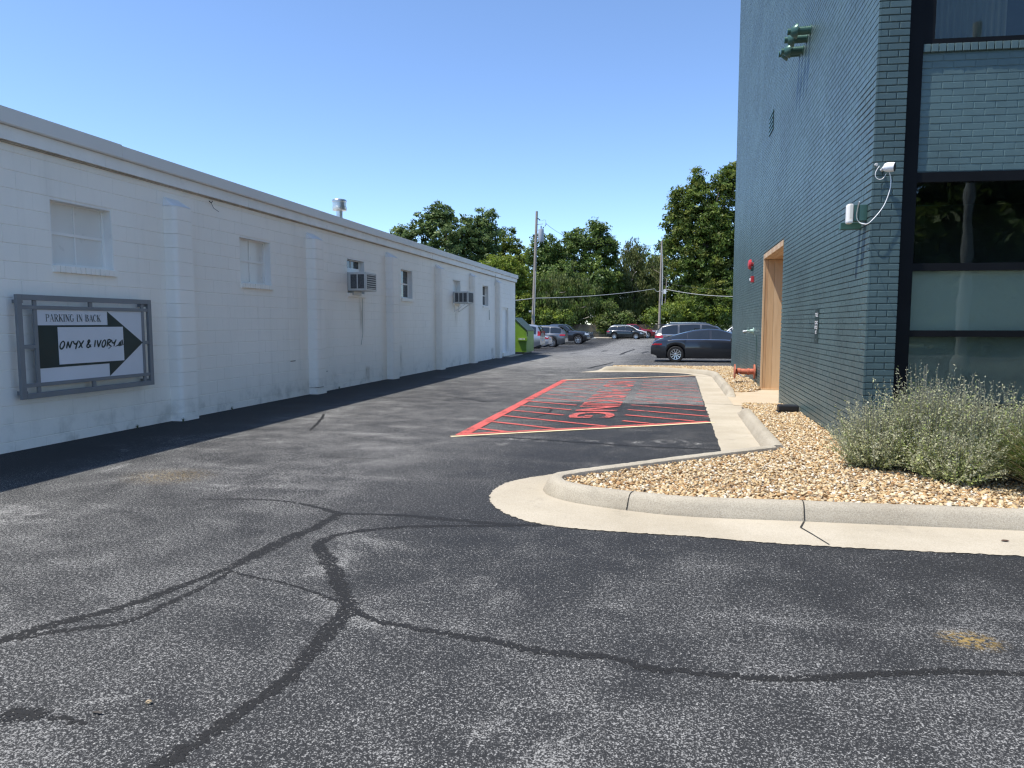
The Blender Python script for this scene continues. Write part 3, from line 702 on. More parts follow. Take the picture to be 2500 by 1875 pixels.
# windows
def left_window(i, a, b):
    wd = empty('window', (XL, a, WZ0), parent=LB); fx = XL - .125; z0, z1 = WZ0 + .0, WZ1
    white = i in (0, 1)
    m_ = MB(); t = .045                                  # frame
    m_.box(fx - .04, fx, a, a + t, z0, z1).box(fx - .04, fx, b - t, b, z0, z1).box(fx - .04, fx, a + t, b - t, z1 - t, z1).box(fx - .04, fx, a + t, b - t, z0, z0 + t)
    zm = (z0 + z1) / 2; m_.box(fx - .035, fx - .005, a + t, b - t, zm - .018, zm + .018)
    if i in (0, 1, 2, 4): m_.box(fx - .03, fx - .008, (a + b) / 2 - .01, (a + b) / 2 + .01, z0 + t, z1 - t)
    m_.build('sash', M['white_trim'] , wd)
    for q0, q1 in ((z0 + t, zm - .018), (zm + .018, z1 - t)):
        for c0, c1 in (((a + t, (a + b) / 2 - .01), ((a + b) / 2 + .01, b - t)) if i in (0, 1, 2, 4) else ((a + t, b - t),)):
            MB().quad((fx - .02, c0, q0), (fx - .02, c1, q0), (fx - .02, c1, q1), (fx - .02, c0, q1)).build('pane', M['pane_white'] if white or (i == 4 and q0 > zm) else M['pane_dark'], wd)
    MB().box(fx - .06, XL - .008, a - .0, a + .012, z0, z1).box(fx - .06, XL - .008, b - .012, b, z0, z1).box(fx - .06, XL - .008, a + .012, b - .012, z1 - .03, z1).build('reveal', M['white_trim'], wd)
    if i < 2:
        n = 13; h = .078                                 # rowlock brick sill
        for k in range(n):
            y_ = a - .01 + (b - a + .03) * k / n
            MB().bbox(XL - .12, XL + .045 + random.uniform(-.004, .004), y_ + .002, y_ + (b - a + .03) / n - .003, z0 - h, z0 + .004, .006).build('brick', M['white'], wd)
    else:
        MB().bbox(XL - .12, XL + .04, a - .01, b + .02, z0 - .085, z0 + .003, .008).build('sill', M['white'], wd)
for i, (a, b) in enumerate(wins): left_window(i, a, b)
# door at the far end
dr = empty('door', (XL, DO[0], DO[2]), parent=LB); a, b, z0, z1 = DO
MB().box(XL - .16, XL - .05, a, a + .07, z0, z1).box(XL - .16, XL - .05, b - .07, b, z0, z1).box(XL - .16, XL - .05, a + .07, b - .07, z1 - .07, z1).build('frame', M['white_trim'], dr)
MB().box(XL - .14, XL - .10, a + .07, b - .07, z0, z1 - .07).build('leaf', M['white_clean'], dr)
MB().lathe([(.03, 0), (.03, .02), (.015, .025), (.03, .05), (.02, .07)], (XL - .10, a + .14, 1.15), (1, 0, 0), 10).build('knob', M['metal'], dr)
MB().bbox(XL - .2, XL + .06, a - .02, b + .02, -.1, z0 - .004, .01).build('threshold', M['white'], dr)
MB().bbox(XL + .01, XL + .35, a - .1, YL1 + .1, -.25, .02, .03).build('step', M['kerb'], dr)
# broken spots, hook and wires on the wall
MB().tube([(XL + .01, 10.02, 3.40), (XL + .05, 10.02, 3.37), (XL + .05, 10.05, 3.40)], .008, 5).tube([(XL + .03, 10.03, 3.39), (XL + .03, 10.1, 3.30), (XL + .04, 10.22, 3.26)], .004, 4).build('wire_hook', M['cable'], LB)
m_ = MB()
for (y_, z_, l_, h_) in ((13.42, .42, .42, .012), (13.42, .17, .25, .05), (13.62, .07, .02, .12), (13.50, .08, .018, .13), (12.35, .71, .18, .012), (13.05, .14, .22, .008)):
    m_.box(XL - .004, XL + .0035 + (PD if 13.0 < y_ < 13.3 else 0), y_, y_ + l_, z_, z_ + h_)
m_.build('wall_crack', M['crack'], LB)
MB().tube([(XL + .02, 15.62, 2.05), (XL + .02, 15.60, 1.2), (XL + .02, 15.5, .95)], .006, 4).tube([(XL + .02, 27.45, 2.0), (XL + .03, 27.46, 1.6)], .012, 5).tube([(XL + .09, 28.2, 3.45), (XL + .06, 28.25, 3.2), (XL + .02, 28.35, 3.02)], .008, 4).build('loose_cable', M['cable_grey'], LB)

# ---- air conditioners
def ac(name, label, y0, y1, z0, z1, x1, two):
    t = empty(name, (XL, y0, z0)); tag(t, label, 'air conditioner', 'window air conditioners on the white wall')
    MB().bbox(XL - .15, x1, y0, y1, z0, z1, .012).build('case', M['ac_white'], t)
    n = 2 if two else 3; L = x1 - XL - .08
    for k in range(n):
        xa = XL + .06 + L * k / n
        MB().box(xa, xa + L / n - .03, y0 - .006, y0 + .01, z0 + .05, z1 - .05).build('side_grille', M['ac_dark'], t)
    MB().box(x1 - .01, x1 + .004, y0 + .05, y1 - .05, z0 + .04, z1 - .04).build('coil', M['ac_dark'], t)
    zz = np.linspace(z0 + .06, z1 - .06, 7)
    for z_ in zz: MB().box(x1 + .004, x1 + .012, y0 + .045, y1 - .045, z_ - .007, z_ + .007).build('louver', M['ac_white'] if two else M['ac_dark'], t)
    if two:
        MB().box(XL - .1, XL + .08, y0 + .12, y1 - .06, z0 - .09, z0 - .005).build('support_block', M['ac_white'], t)
        MB().box(XL - .13, XL - .08, y0 + .02, y1 + .18, z1 + .02, z1 + .12).build('filler_panel', M['white_clean'], t)
    else:
        for yy in (y0 + .08, y1 - .08): MB().tube([(XL + .01, yy, z0 - .28), (x1 - .12, yy, z0 - .01)], .014, 6).tube([(XL + .01, yy, z0 - .28), (XL + .01, yy, z0 - .02)], .012, 5).build('bracket', M['white_clean'], t)
ac('air_conditioner', 'boxy window air conditioner with two side grilles, nearer of the two', 14.92, 15.50, 2.20, 2.62, XL + .44, True)
ac('air_conditioner', 'window air conditioner with three side grilles on diagonal brackets, farther one', 22.80, 23.45, 2.13, 2.53, XL + .52, False)

# ---- rooftop vents
t = empty('roof_vent', (-9, 18, 3.72)); tag(t, 'galvanised roof flue with drum shaped cap above the white wall', 'vent')
MB().lathe([(.09, 0), (.095, .4), (.085, .41), (.085, .84)], (-9, 18, 3.72), (0, 0, 1), 18).build('pipe', M['metal'], t, smooth=True)
MB().lathe([(.08, 0), (.185, .02), (.195, .06), (.195, .11), (.18, .12), (.18, .24), (.195, .25), (.195, .29), (.18, .31), (.05, .34)], (-9, 18, 4.52), (0, 0, 1), 24).build('cap', M['metal'], t, smooth=True)
t = empty('roof_vent', (-9, 16.75, 3.72)); tag(t, 'small white dome vent peeking over the roof edge', 'vent')
MB().lathe([(.07, 0), (.07, .16), (.12, .17), (.12, .22), (.08, .27), (.02, .29)], (-9, 16.75, 3.72), (0, 0, 1), 14).build('hood', M['white_clean'], t, smooth=True)
t = empty('roof_vent', (-7.9, 27.9, 3.72)); tag(t, 'tiny white pipe vent near the far end of the roof', 'vent')
MB().lathe([(.03, 0), (.03, .2), (.07, .2), (.07, .25), (.02, .27)], (-7.9, 27.9, 3.66), (0, 0, 1), 10).build('hood', M['white_clean'], t, smooth=True)

# ---- PARKING IN BACK sign
SG = empty('wall_sign', (XL, 7.44, .59)); tag(SG, 'grey framed sign with black arrow reading PARKING IN BACK', 'sign')
sy0, sy1, sz0, sz1 = 6.41, 8.475, .592, 1.778; X1 = XL + .15
def bar(y0, y1, z0, z1, xa=XL + .108, xb=X1): return MB().bbox(xa, xb, y0, y1, z0, z1, .004).build('frame_bar', M['sign_grey'], SG)
fw = .062
bar(sy0, sy0 + fw, sz0, sz1); bar(sy1 - fw, sy1, sz0, sz1); bar(sy0 + fw + .001, sy1 - fw - .001, sz1 - fw, sz1); bar(sy0 + fw + .001, sy1 - fw - .001, sz0, sz0 + fw)
iy0, iy1, iz0, iz1 = 6.625, 8.325, .745, 1.635; iw = .044
bar(iy0, iy0 + iw, sz0 + fw, sz1 - fw, XL + .112, X1 - .012); bar(iy1 - iw * .6, iy1 + iw * .4, sz0 + fw, sz1 - fw, XL + .112, X1 - .012)
bar(sy0 + fw, sy1 - fw, iz1 - iw * .5, iz1 + iw * .5, XL + .110, X1 - .008); bar(sy0 + fw, sy1 - fw, iz0 - iw * .5, iz0 + iw * .5, XL + .110, X1 - .008)
bar(7.415, 7.465, iz1 + iw * .5, sz1 - fw, XL + .111, X1 - .01); bar(7.415, 7.465, sz0 + fw, iz0 - iw * .5, XL + .111, X1 - .01)
bar(sy0 + fw, iy0, 1.165, 1.21, XL + .111, X1 - .01); bar(iy1 + iw * .4, sy1 - fw, 1.165, 1.21, XL + .111, X1 - .01)
for y_, z_ in ((6.5, 1.70), (8.4, 1.70), (6.5, .66), (8.4, .66)): MB().box(XL - .005, XL + .107, y_ - .02, y_ + .02, z_ - .02, z_ + .02).build('standoff', M['sign_grey'], SG)
px = XL + .128
MB().box(XL + .113, px, iy0 + iw - .004, iy1 - iw * .5, iz0 + iw * .4, iz1 - iw * .4).build('panel', M['sign_white'], SG)
fm = lambda d: (lambda y, z: (px + d, y, z))
ah = [(7.703, 1.604), (8.303, 1.19), (7.703, .772), (7.703, .935), (6.672, .93), (6.672, 1.43), (7.703, 1.432)]
MB().prism(ah, fm(.0), fm(.004)).build('arrow', M['sign_black'], SG)
MB().prism([(6.936, .962), (7.952, .962), (7.952, 1.408), (6.936, 1.408)], fm(.004), fm(.008)).build('name_plate', M['sign_white'], SG)
def strokes(name, st, x, m, parent, fn):
    mb = MB()
    for i, (pts, wd) in enumerate(st):
        P = np.array(pts, float); n = len(P)
        if not hasattr(wd, '__len__'): wd = [wd] * n
        t_ = np.gradient(P, axis=0); t_ /= np.linalg.norm(t_, axis=1)[:, None] + 1e-9; q = np.c_[-t_[:, 1], t_[:, 0]]
        mb.grid([[fn(*(p - k * w_ / 2), x + .00012 * i), fn(*(p + k * w_ / 2), x + .00012 * i)] for p, k, w_ in zip(P, q, wd)])
    return mb.build(name, m, parent)
def arc(cx, cy, rx, ry, a0, a1, n=10): return [(cx + rx * math.cos(R(a0 + (a1 - a0) * k / n)), cy + ry * math.sin(R(a0 + (a1 - a0) * k / n))) for k in range(n + 1)]
T_, H_ = .155, .042                                      # thick and hair strokes of the narrow serif letters
def sw(n, lo=H_, hi=T_): return [lo + (hi - lo) * math.sin(math.pi * k / (n - 1)) for k in range(n)]
def serif(x, y, w_=.26): return ([(x - w_ / 2, y), (x + w_ / 2, y)], H_)
GL = {
    'P': (.50, [([(.12, 0), (.12, 1)], T_), serif(.12, .02), ([(0, .98), (.26, .98)], H_), (arc(.22, .74, .24, .235, 90, -90), sw(11)), ([(.12, .505), (.24, .505)], H_)]),
    'A': (.56, [([(.07, 0), (.28, 1)], H_), ([(.28, 1), (.49, 0)], T_), serif(.07, .02, .2), serif(.49, .02, .22), ([(.14, .33), (.40, .33)], H_)]),
    'R': (.56, [([(.12, 0), (.12, 1)], T_), serif(.12, .02), ([(0, .98), (.26, .98)], H_), (arc(.22, .745, .22, .23, 90, -90), sw(11)), ([(.12, .515), (.24, .515)], H_), ([(.26, .51), (.48, .02)], T_), ([(.44, .02), (.60, .02)], H_)]),
    'K': (.56, [([(.12, 0), (.12, 1)], T_), serif(.12, .02), serif(.12, .98), ([(.15, .42), (.48, .98)], H_), ([(.24, .58), (.48, .02)], T_), serif(.48, .02, .22), serif(.46, .98, .2)]),
    'I': (.27, [([(.13, 0), (.13, 1)], T_), serif(.13, .02), serif(.13, .98)]),
    'N': (.58, [([(.08, 0), (.08, 1)], H_), ([(.08, 1), (.48, 0)], T_), ([(.48, 0), (.48, 1)], H_), serif(.08, .02, .2), serif(.48, .98, .2), ([(0, .98), (.12, .98)], H_)]),
    'G': (.56, [(arc(.29, .5, .24, .49, 60, 300, 16), sw(17, H_, T_)), ([(.45, .06), (.45, .42)], T_ * .9), serif(.44, .42, .22), ([(.42, .93), (.44, .70)], H_)]),
    'B': (.54, [([(.12, 0), (.12, 1)], T_), ([(0, .02), (.26, .02)], H_), ([(0, .98), (.26, .98)], H_), (arc(.22, .755, .20, .22, 90, -90), sw(11)), (arc(.22, .275, .25, .255, 90, -90), sw(11)), ([(.12, .53), (.24, .53)], H_)]),
    'C': (.54, [(arc(.29, .5, .24, .49, 55, 305, 16), sw(17, H_, T_)), ([(.44, .93), (.46, .68)], H_), ([(.44, .10), (.47, .25)], H_)]), ' ': (.28, []),
}
tot = sum(GL[c][0] + .04 for c in 'PARKING IN BACK'); ty0, ty1, tz0, th = 6.782, 7.592, 1.4745, .086
kx = (ty1 - ty0) / tot; cx_ = 0; st = []
for c in 'PARKING IN BACK':
    for pts, wd in GL[c][1]:
        st.append(([(ty0 + (cx_ + p[0]) * kx, tz0 + p[1] * th) for p in pts], [q * .066 for q in (wd if hasattr(wd, '__len__') else [wd] * len(pts))]))
    cx_ += GL[c][0] + .04
strokes('lettering', st, px + .0015, M['sign_black'], SG, lambda y, z, x: (x, y, z))
# brushed ONYX & IVORY
def brush(pts, w0, n=5): 
    P = catmull(pts, n); m_ = len(P); return ([tuple(p) for p in P], [w0 * (.55 + .6 * math.sin(math.pi * (k + .6) / m_) ** .6) for k in range(m_)])
BR = [
    [[(.5, .95), (.25, .75), (.08, .35), (.15, .03), (.4, .05), (.68, .4), (.75, .75), (.6, .97), (.42, .9)]],
    [[(.1, .02), (.22, .5), (.36, .93)], [(.36, .93), (.42, .5), (.55, .06)], [(.55, .06), (.75, .6), (.95, .98)]],
    [[(.15, .98), (.2, .7), (.4, .55), (.6, .7)], [(.85, 1.02), (.62, .6), (.45, .1), (.38, -.12)]],
    [[(.2, .95), (.4, .5), (.62, .0)], [(.9, 1.0), (.5, .5), (.05, .02)]],
    [[(.85, .05), (.45, .5), (.35, .85), (.55, 1.02), (.66, .85), (.3, .5), (.12, .2), (.3, .03), (.6, .15), (.85, .45)]],
    [[(.35, 1.0), (.22, .5), (.1, .05)]],
    [[(.1, .98), (.16, .5), (.25, .03)], [(.25, .03), (.5, .5), (.8, 1.0)]],
    [[(.5, .95), (.25, .75), (.08, .35), (.15, .05), (.4, .05), (.65, .4), (.72, .75), (.58, .97), (.42, .9)]],
    [[(.3, 1.0), (.2, .5), (.08, .05)], [(.25, .98), (.6, 1.0), (.7, .8), (.5, .6), (.2, .5)], [(.25, .5), (.5, .25), (.8, .02)]],
    [[(.1, .98), (.18, .65), (.4, .5), (.62, .7)], [(.85, 1.0), (.6, .55), (.42, .05)]],
]
bx = [6.946, 7.034, 7.134, 7.214, 7.335, 7.459, 7.505, 7.578, 7.655, 7.735]; bw = [.098, .105, .105, .10, .09, .07, .09, .095, .105, .105]
st = []
for gl, x0, w_ in zip(BR, bx, bw):
    for s_ in gl: st.append(brush([(x0 + p[0] * w_, 1.148 + p[1] * .093 + (x0 - 6.94) * .002) for p in s_], .0185))
st.append(brush([(7.685, 1.128), (7.70, 1.134), (7.725, 1.140)], .008))
strokes('lettering', st, px + .0095, M['sign_black'], SG, lambda y, z, x: (x, y, z))
MB().prism([(7.795, 1.146), (7.83, 1.166), (7.853, 1.175), (7.875, 1.205), (7.90, 1.222), (7.918, 1.160), (7.88, 1.152), (7.85, 1.158)], fm(.009), fm(.0105)).build('brush_handle', M['sign_black'], SG)
MB().prism([(7.903, 1.224), (7.922, 1.160), (7.933, 1.163), (7.914, 1.231)], fm(.009), fm(.0105)).build('brush_ferrule', M['sign_grey'], SG)
MB().prism([(7.916, 1.233), (7.935, 1.163), (7.947, 1.168), (7.934, 1.24)], fm(.009), fm(.0105)).build('brush_bristles', M['sign_black'], SG)

# ================================================================== RIGHT BUILDING (painted brick)
RB = empty('brick_building', (XR, YC, 0)); tag(RB, 'tall teal painted brick building with black framed corner windows', 'building')
CP, YR1, HB = .066, 24.31, 13.9
DY0, DY1, DZ1 = 13.41, 16.16, 2.935
mortar = MB()
for (a, b, c, d) in ((YC + .07, DY0, -.4, HB), (DY0, DY1, DZ1, HB), (DY1, YR1, -.4, HB)): mortar.box(XR + .015, XR + .27, a, b, c, d)
mortar.build('side_wall_core', M['teal_mortar'], RB)
MB().box(XR + .271, 16, YR1 - .3, YR1 - .001, -.4, HB - .002).box(XR + .36, 16, YC + 3, YR1 - .31, HB - .3, HB).box(9, 9.3, YC + 3, YR1 - .31, -.4, HB - .31).build('rear_wall', M['teal_mortar'], RB)
def brick_mesh(l, h, d, b=.004):
    m_ = MB().add([(0, 0, 0), (0, l, 0), (0, l, h), (0, 0, h), (-d + b, 0, 0), (-d + b, l, 0), (-d + b, l, h), (-d + b, 0, h), (-d, b, b), (-d, l - b, b), (-d, l - b, h - b), (-d, b, h - b)],
                  [(0, 1, 5, 4), (1, 2, 6, 5), (2, 3, 7, 6), (3, 0, 4, 7), (4, 5, 9, 8), (5, 6, 10, 9), (6, 7, 11, 10), (7, 4, 8, 11), (8, 9, 10, 11)])
    return m_
JT = .0095
BL = {}
def brick(parent, world, l, rz, m, h=CP - JT, d=.020, name='brick'):
    key = (round(l, 4), round(h, 4), round(d, 3), m.name)
    if key not in BL: BL[key] = brick_mesh(l, h, d).mesh('brick', m)
    return inst(name, BL[key], parent, world, rz)
nb = 0; arrV = []; arrF = []; base = 0
bv = np.array(brick_mesh(1, 1, .020, .0).v[:8]); 
tri = [(0, 1, 5, 4), (1, 2, 6, 5), (2, 3, 7, 6), (3, 0, 4, 7), (4, 5, 6, 7)]
side_near = []
for k in range(int(HB / CP)):
    z = -.13 + k * CP; y = YC - (.10 if k % 2 else 0.0)
    if z > HB - .2: break
    while y < YR1 - .02:
        a, b = max(y, YC), min(y + .20 - .0045, YR1); y += .20
        if b - a < .02: continue
        segs = [(a, b)]
        if z < DZ1 - .01: segs = [q for q in ((a, min(b, DY0)), (max(a, DY1), b)) if q[1] - q[0] > .015]
        for s0, s1 in segs:
            if z > 1.45 + (s0 / 24.3) * 13.2: continue   # above anything the photo shows
            if s0 < YC + .62 and z < 4.75 and len(side_near) < 60 and z > 1.0 - .0 and s1 - s0 > .18 and (s0 < YC + .15 or z > 3.4): side_near.append((s0, s1, z)); continue
            v_ = bv.copy(); dx = random.uniform(-.0012, .0012)
            v_[:, 1] = s0 + v_[:, 1] * (s1 - s0); v_[:, 2] = z + v_[:, 2] * (CP - .0098) + random.uniform(-.0008, .0008); v_[:, 0] = XR + .020 + v_[:, 0] - dx * (v_[:, 0] < -.01)
            arrV.append(v_); arrF.append(np.array(tri) + base); base += 8
me = np_mesh('bricks', np.concatenate(arrV) - np.array([XR, YC, 0]), np.concatenate(arrF), M['teal'])
o = bpy.data.objects.new('bricks', me); link(o, RB); tag(o, kind='stuff')
for s0, s1, z in side_near: brick(RB, (XR + .020 + random.uniform(-.001, .001), s0, z), round(s1 - s0, 3), 0, M['teal'])
# pilaster on the street front
fang = math.atan2(FD.y, FD.x)
frz = fang + math.pi / 2                                 # brick local +y along the front, -x outward
def fbrick(s0, z, l, off, m, d=.020, h=CP - JT, parent=None):
    p = fp(s0 + l, off + d - .000, z)
    return brick(parent or RB, p, l, fang + math.pi / 2, m, h, d)
pc = MB().prism([(0, 0)], None, None) if False else MB()
pp = [fp(.013, .011, 0), fp(.286, .011, 0), fp(.286, .30, 0), Vector((XR + .012, YC + .33, 0))]
pc.prism([(p.x, p.y) for p in pp], lambda x, y: (x, y, -.4), lambda x, y: (x, y, HB)); pc.build('pilaster_core', M['teal_mortar'], RB)
for k in range(2, 80):
    z = -.13 + k * CP
    if z > 5.15: break
    wob = random.uniform(-.004, .004)
    for s0, l in (((0.0, .190), (.1985, .0915)) if k % 2 else ((0.0, .0915), (.100, .190))):
        if s0 == 0.0 : fbrick(s0, z, round(l + (wob if 0 else 0), 4), random.uniform(-.001, .001), M['teal'])
        else: fbrick(s0, z, l, random.uniform(-.001, .001), M['teal'])
# spandrel of paler paint with a rowlock sill
SPZ0, SPZ1 = 2.945, 4.085
MB().prism([(.45, .1065), (4.2, .1065), (4.2, .35), (.45, .35)], lambda s, o_: fp(s, o_, SPZ0), lambda s, o_: fp(s, o_, SPZ1 + .07)).build('spandrel_core', M['teal_light'], RB)
k = 0; z = SPZ0 + .004
while z + CP < SPZ1 + .01:
    s = .452 - (.1 if k % 2 else 0)
    while s < 1.75:
        a = max(s, .452); b = s + .20 - .006
        if b - a > .02: fbrick(a, z, round(b - a, 4), .102 + random.uniform(-.0012, .0012), M['teal_light'], h=CP - .006)
        s += .20
    z += CP; k += 1
SI = empty('window_sill', fp(.45, .1, SPZ1), parent=RB)
for i in range(22):
    s = .452 + i * .072
    if s > 1.9: break
    fbrick(s, SPZ1, .064, .072 + random.uniform(-.002, .002), M['teal_light'], d=.05, h=.074, parent=SI)
# black window frames
def fbox(m_, s0, s1, o0, o1, z0, z1): return m_.prism([(s0, o0), (s1, o0), (s1, o1), (s0, o1)], lambda s, o_: fp(s, o_, z0), lambda s, o_: fp(s, o_, z1))
WF = empty('corner_window', fp(.45, .1, .6), parent=RB)
fbox(MB(), .289, .449, .075, .30, -.3, 6.5).build('post', M['black'], WF)
for z0, z1 in ((2.845, 2.940), (1.978, 2.050), (1.318, 1.382), (.560, .640)): fbox(MB(), .450, 4.2, .085, .17, z0, z1).build('rail', M['black'], WF)
fbox(MB(), 2.6, 2.66, .09, .17, .64, 2.84).build('mullion', M['black'], WF)
for z0, z1 in ((2.051, 2.844), (1.383, 1.977), (.641, 1.317)):
    fbox(MB(), .452, 2.59, .13, .138, z0, z1).build('pane', M['glass'], WF); fbox(MB(), 2.67, 4.2, .13, .138, z0, z1).build('pane', M['glass'], WF)
fbox(MB(), .46, 4.2, .19, .195, 1.34, 2.02).build('roller_shade', M['shade'], WF); fbox(MB(), .46, 4.2, .24, .245, .50, 1.335).build('reflection_sheet', M['pane_reflection'], WF)  # lower sheet is added, its colour stands in for reflections in the bottom panes
fbox(MB(), .46, 4.2, 2.2, 2.25, -.2, 2.94).build('room_wall', M['room'], WF)
fbox(MB(), .46, 4.2, .36, 2.2, 2.95, 3.0).build('room_ceiling', M['room'], WF)
fbox(MB(), .46, 4.2, .2, 2.2, -.3, -.2).build('room_floor', M['room'], WF)
fbox(MB(), .40, .455, .30, 2.2, -.2, 2.95).build('room_side', M['room'], WF)
fbox(MB(), .29, 4.2, .06, .30, -.4, .555).build('base_wall', M['black'], WF)
UW = empty('upper_window', fp(.45, .1, 4.16), parent=RB)
fbox(MB(), .450, 4.2, .10, .19, 4.163, 4.215).build('rail', M['black'], UW); fbox(MB(), .450, .56, .10, .19, 4.216, 6.5).build('stile', M['black'], UW)
fbox(MB(), .562, 4.2, .135, .143, 4.216, 6.4).build('pane', M['glass'], UW)
m_ = MB(); rows = []
for i in range(60):
    s = .60 + i * .0125; rows.append([fp(s, .34 + .025 * math.sin(i * 1.3), 4.0), fp(s, .34 + .025 * math.sin(i * 1.3 + .2), 6.4)])
m_.grid(rows).build('curtain', M['curtain'], UW, smooth='all')
fbox(MB(), .46, 4.2, 1.6, 1.65, 3.9, 6.6).build('room_wall', M['room'], UW)
fbox(MB(), .29, 6.0, .07, .40, 6.51, HB).build('front_wall_core', M['teal_mortar'], RB)
fbox(MB(), 4.21, 7.0, .02, .40, -.4, 6.5).build('front_wall_core', M['teal_mortar'], RB)
# recessed cedar entrance
EN = empty('entrance', (XR, DY0, 0), parent=RB); dd = 1.25
n = 9
for i in range(n):                                       # far jamb: upright boards of uneven width
    wds = [.06, .13, .20, .10, .17, .20, .13, .14, .12]; a = sum(wds[:i]); b = a + wds[i]
    MB().bbox(XR + .03 + a + .001, XR + .03 + b - .002, DY1 - .022, DY1 + .05, -.02, DZ1 - .11, .003).build('jamb_board', M['cedar'][(i * 2 + 1) % 3], EN)
    MB().bbox(XR + .03 + a + .001, XR + .03 + b - .002, DY0 - .05, DY0 + .022, -.02, DZ1 - .11, .003).build('jamb_board', M['cedar'][i % 3], EN)
for i in range(13):
    a = XR + .03 + i * .096; MB().bbox(a + .001, a + .093, DY0, DY1, DZ1 - .105, DZ1 - .085, .003).build('soffit_board', M['cedar'][(i * 5) % 3], EN)
MB().bbox(XR - .012, XR + .029, DY1 - .03, DY1 + .014, -.03, DZ1, .004).build('corner_trim', M['cedar'][2], EN)
for i in range(14):
    a = DY0 + (DY1 - .03 - DY0) * i / 14; b = DY0 + (DY1 - .03 - DY0) * (i + 1) / 14
    MB().bbox(XR - .012, XR + .029, a + .001, b - .001, DZ1 - .10, DZ1, .003).build('head_trim', M['cedar'][(i * 7) % 3], EN)
MB().box(XR + dd, XR + dd + .05, DY0, DY1, -.1, DZ1).build('back_wall', M['cedar'][0], EN)
MB().bbox(XR + dd - .04, XR + dd - .002, 14.2, 15.2, -.02, 2.2, .01).build('door_leaf', M['black'], EN)
MB().box(XR - .004, XR + 1.0, DY1 - .10, DY1 - .023, .009, .03).build('sill_plate', M['cedar'][2], EN)
MB().bbox(XR + .40, XR + .45, DY1 - .12, DY1 - .06, -.02, .05, .006).build('door_stop', M['black_plastic'], EN)

# ---- things on the brick wall
for i, (yy, z_) in enumerate(((11.44, 5.76), (11.73, 5.75), (12.05, 5.70), (12.33, 5.76))):
    t = empty('exhaust_pipe', (XR, yy, z_)); tag(t, '%s of four painted exhaust pipes with flared caps high on the brick wall' % ('nearest', 'second nearest', 'third nearest', 'farthest')[i], 'exhaust pipe', 'exhaust pipes high on the side wall')
    MB().lathe([(.075, -.02), (.075, .012), (.058, .014), (.058, .19)], (XR, yy, z_), (-1, 0, 0), 18).build('pipe', M['teal_metal'], t, smooth=True)
    MB().lathe([(.05, 0), (.108, .004), (.108, .022), (.055, .095), (.045, .10), (.045, .145), (.03, .146)], (XR - .18, yy, z_), (-1, 0, 0), 20).build('flared_cap', M['teal_metal'], t, smooth=True)
t = empty('wall_louver', (XR, 15.6, 5.40)); tag(t, 'small slatted vent grille set in the teal brick wall', 'vent')
MB().box(XR - .004, XR + .03, 15.32, 15.90, 5.36, 5.74).build('backing', M['black'], t)
for z_ in (5.36, 5.445, 5.53, 5.615, 5.70): MB().box(XR - .018, XR - .004, 15.30, 15.92, z_, z_ + .038).build('slat', M['teal_metal'], t)
t = empty('alarm_bell', (XR, 18.34, 2.8)); tag(t, 'round red fire alarm bell on the wall above the strobe', 'alarm bell')
MB().lathe([(.05, 0), (.05, .05), (.125, .05), (.128, .075), (.10, .115), (.03, .13)], (XR, 18.34, 2.90), (-1, 0, 0), 22).build('gong', M['red_metal'], t, smooth=True)
MB().box(XR - .06, XR, 18.29, 18.39, 2.74, 2.83).build('back_box', M['teal_metal'], t)
t = empty('strobe_light', (XR, 18.14, 2.45)); tag(t, 'small red square alarm strobe below the bell', 'alarm')
MB().bbox(XR - .07, XR, 18.06, 18.20, 2.45, 2.60, .008).build('housing', M['red_metal'], t); MB().bbox(XR - .10, XR - .07, 18.10, 18.16, 2.49, 2.55, .006).build('lens', M['white_clean'], t)
t = empty('test_valve', (XR, 17.81, 1.2)); tag(t, 'pale green bronze hose valve sticking out of the teal wall', 'valve')
MB().lathe([(.085, 0), (.085, .012), (.05, .02), (.045, .09), (.03, .10), (.03, .16)], (XR, 17.81, 1.27), (-1, 0, .0), 16).build('flange', M['verdigris'], t, smooth=True)
MB().lathe([(.025, 0), (.025, .05), (.035, .05), (.035, .10), (.02, .10)], (XR - .15, 17.81, 1.27), (-1, 0, -.25), 12).build('nozzle', M['metal'], t, smooth=True)
MB().lathe([(.012, 0), (.012, .06), (.03, .06), (.03, .07)], (XR - .12, 17.81, 1.28), (0, 0, 1), 10).build('handle', M['verdigris'], t, smooth=True)
t = empty('standpipe', (XR, 17.05, .2)); tag(t, 'rusty orange red flanged water pipe standing out low from the wall', 'pipe')
def rust(n_, pr, c, ax): return MB().lathe(pr, c, ax, 20).build(n_, M['orange_metal'], t, smooth=True)
rust('flange', [(.04, 0), (.17, .0), (.17, .025), (.08, .028)], (XR - .03, 17.05, .34), (-1, 0, 0))
rust('pipe', [(.065, 0), (.068, .10), (.078, .10), (.078, .14), (.066, .15), (.066, .30), (.08, .30), (.08, .36), (.066, .37), (.05, .42)], (XR - .05, 17.05, .34), (-1, 0, 0))
rust('end_flange', [(.05, 0), (.17, .004), (.17, .028), (.04, .03)], (XR - .46, 17.05, .34), (-1, 0, 0))
MB().tube([(XR - .02, 17.05, .50), (XR - .012, 17.05, .7), (XR - .012, 17.05, 1.18)], .006, 5).build('drip_tube', M['teal_metal'], t)
MB().tube([(XR - .40, 17.05 - .1, .30), (XR - .30, 16.9, .22), (XR - .15, 16.93, .25)], .012, 6).build('chain', M['metal'], t)
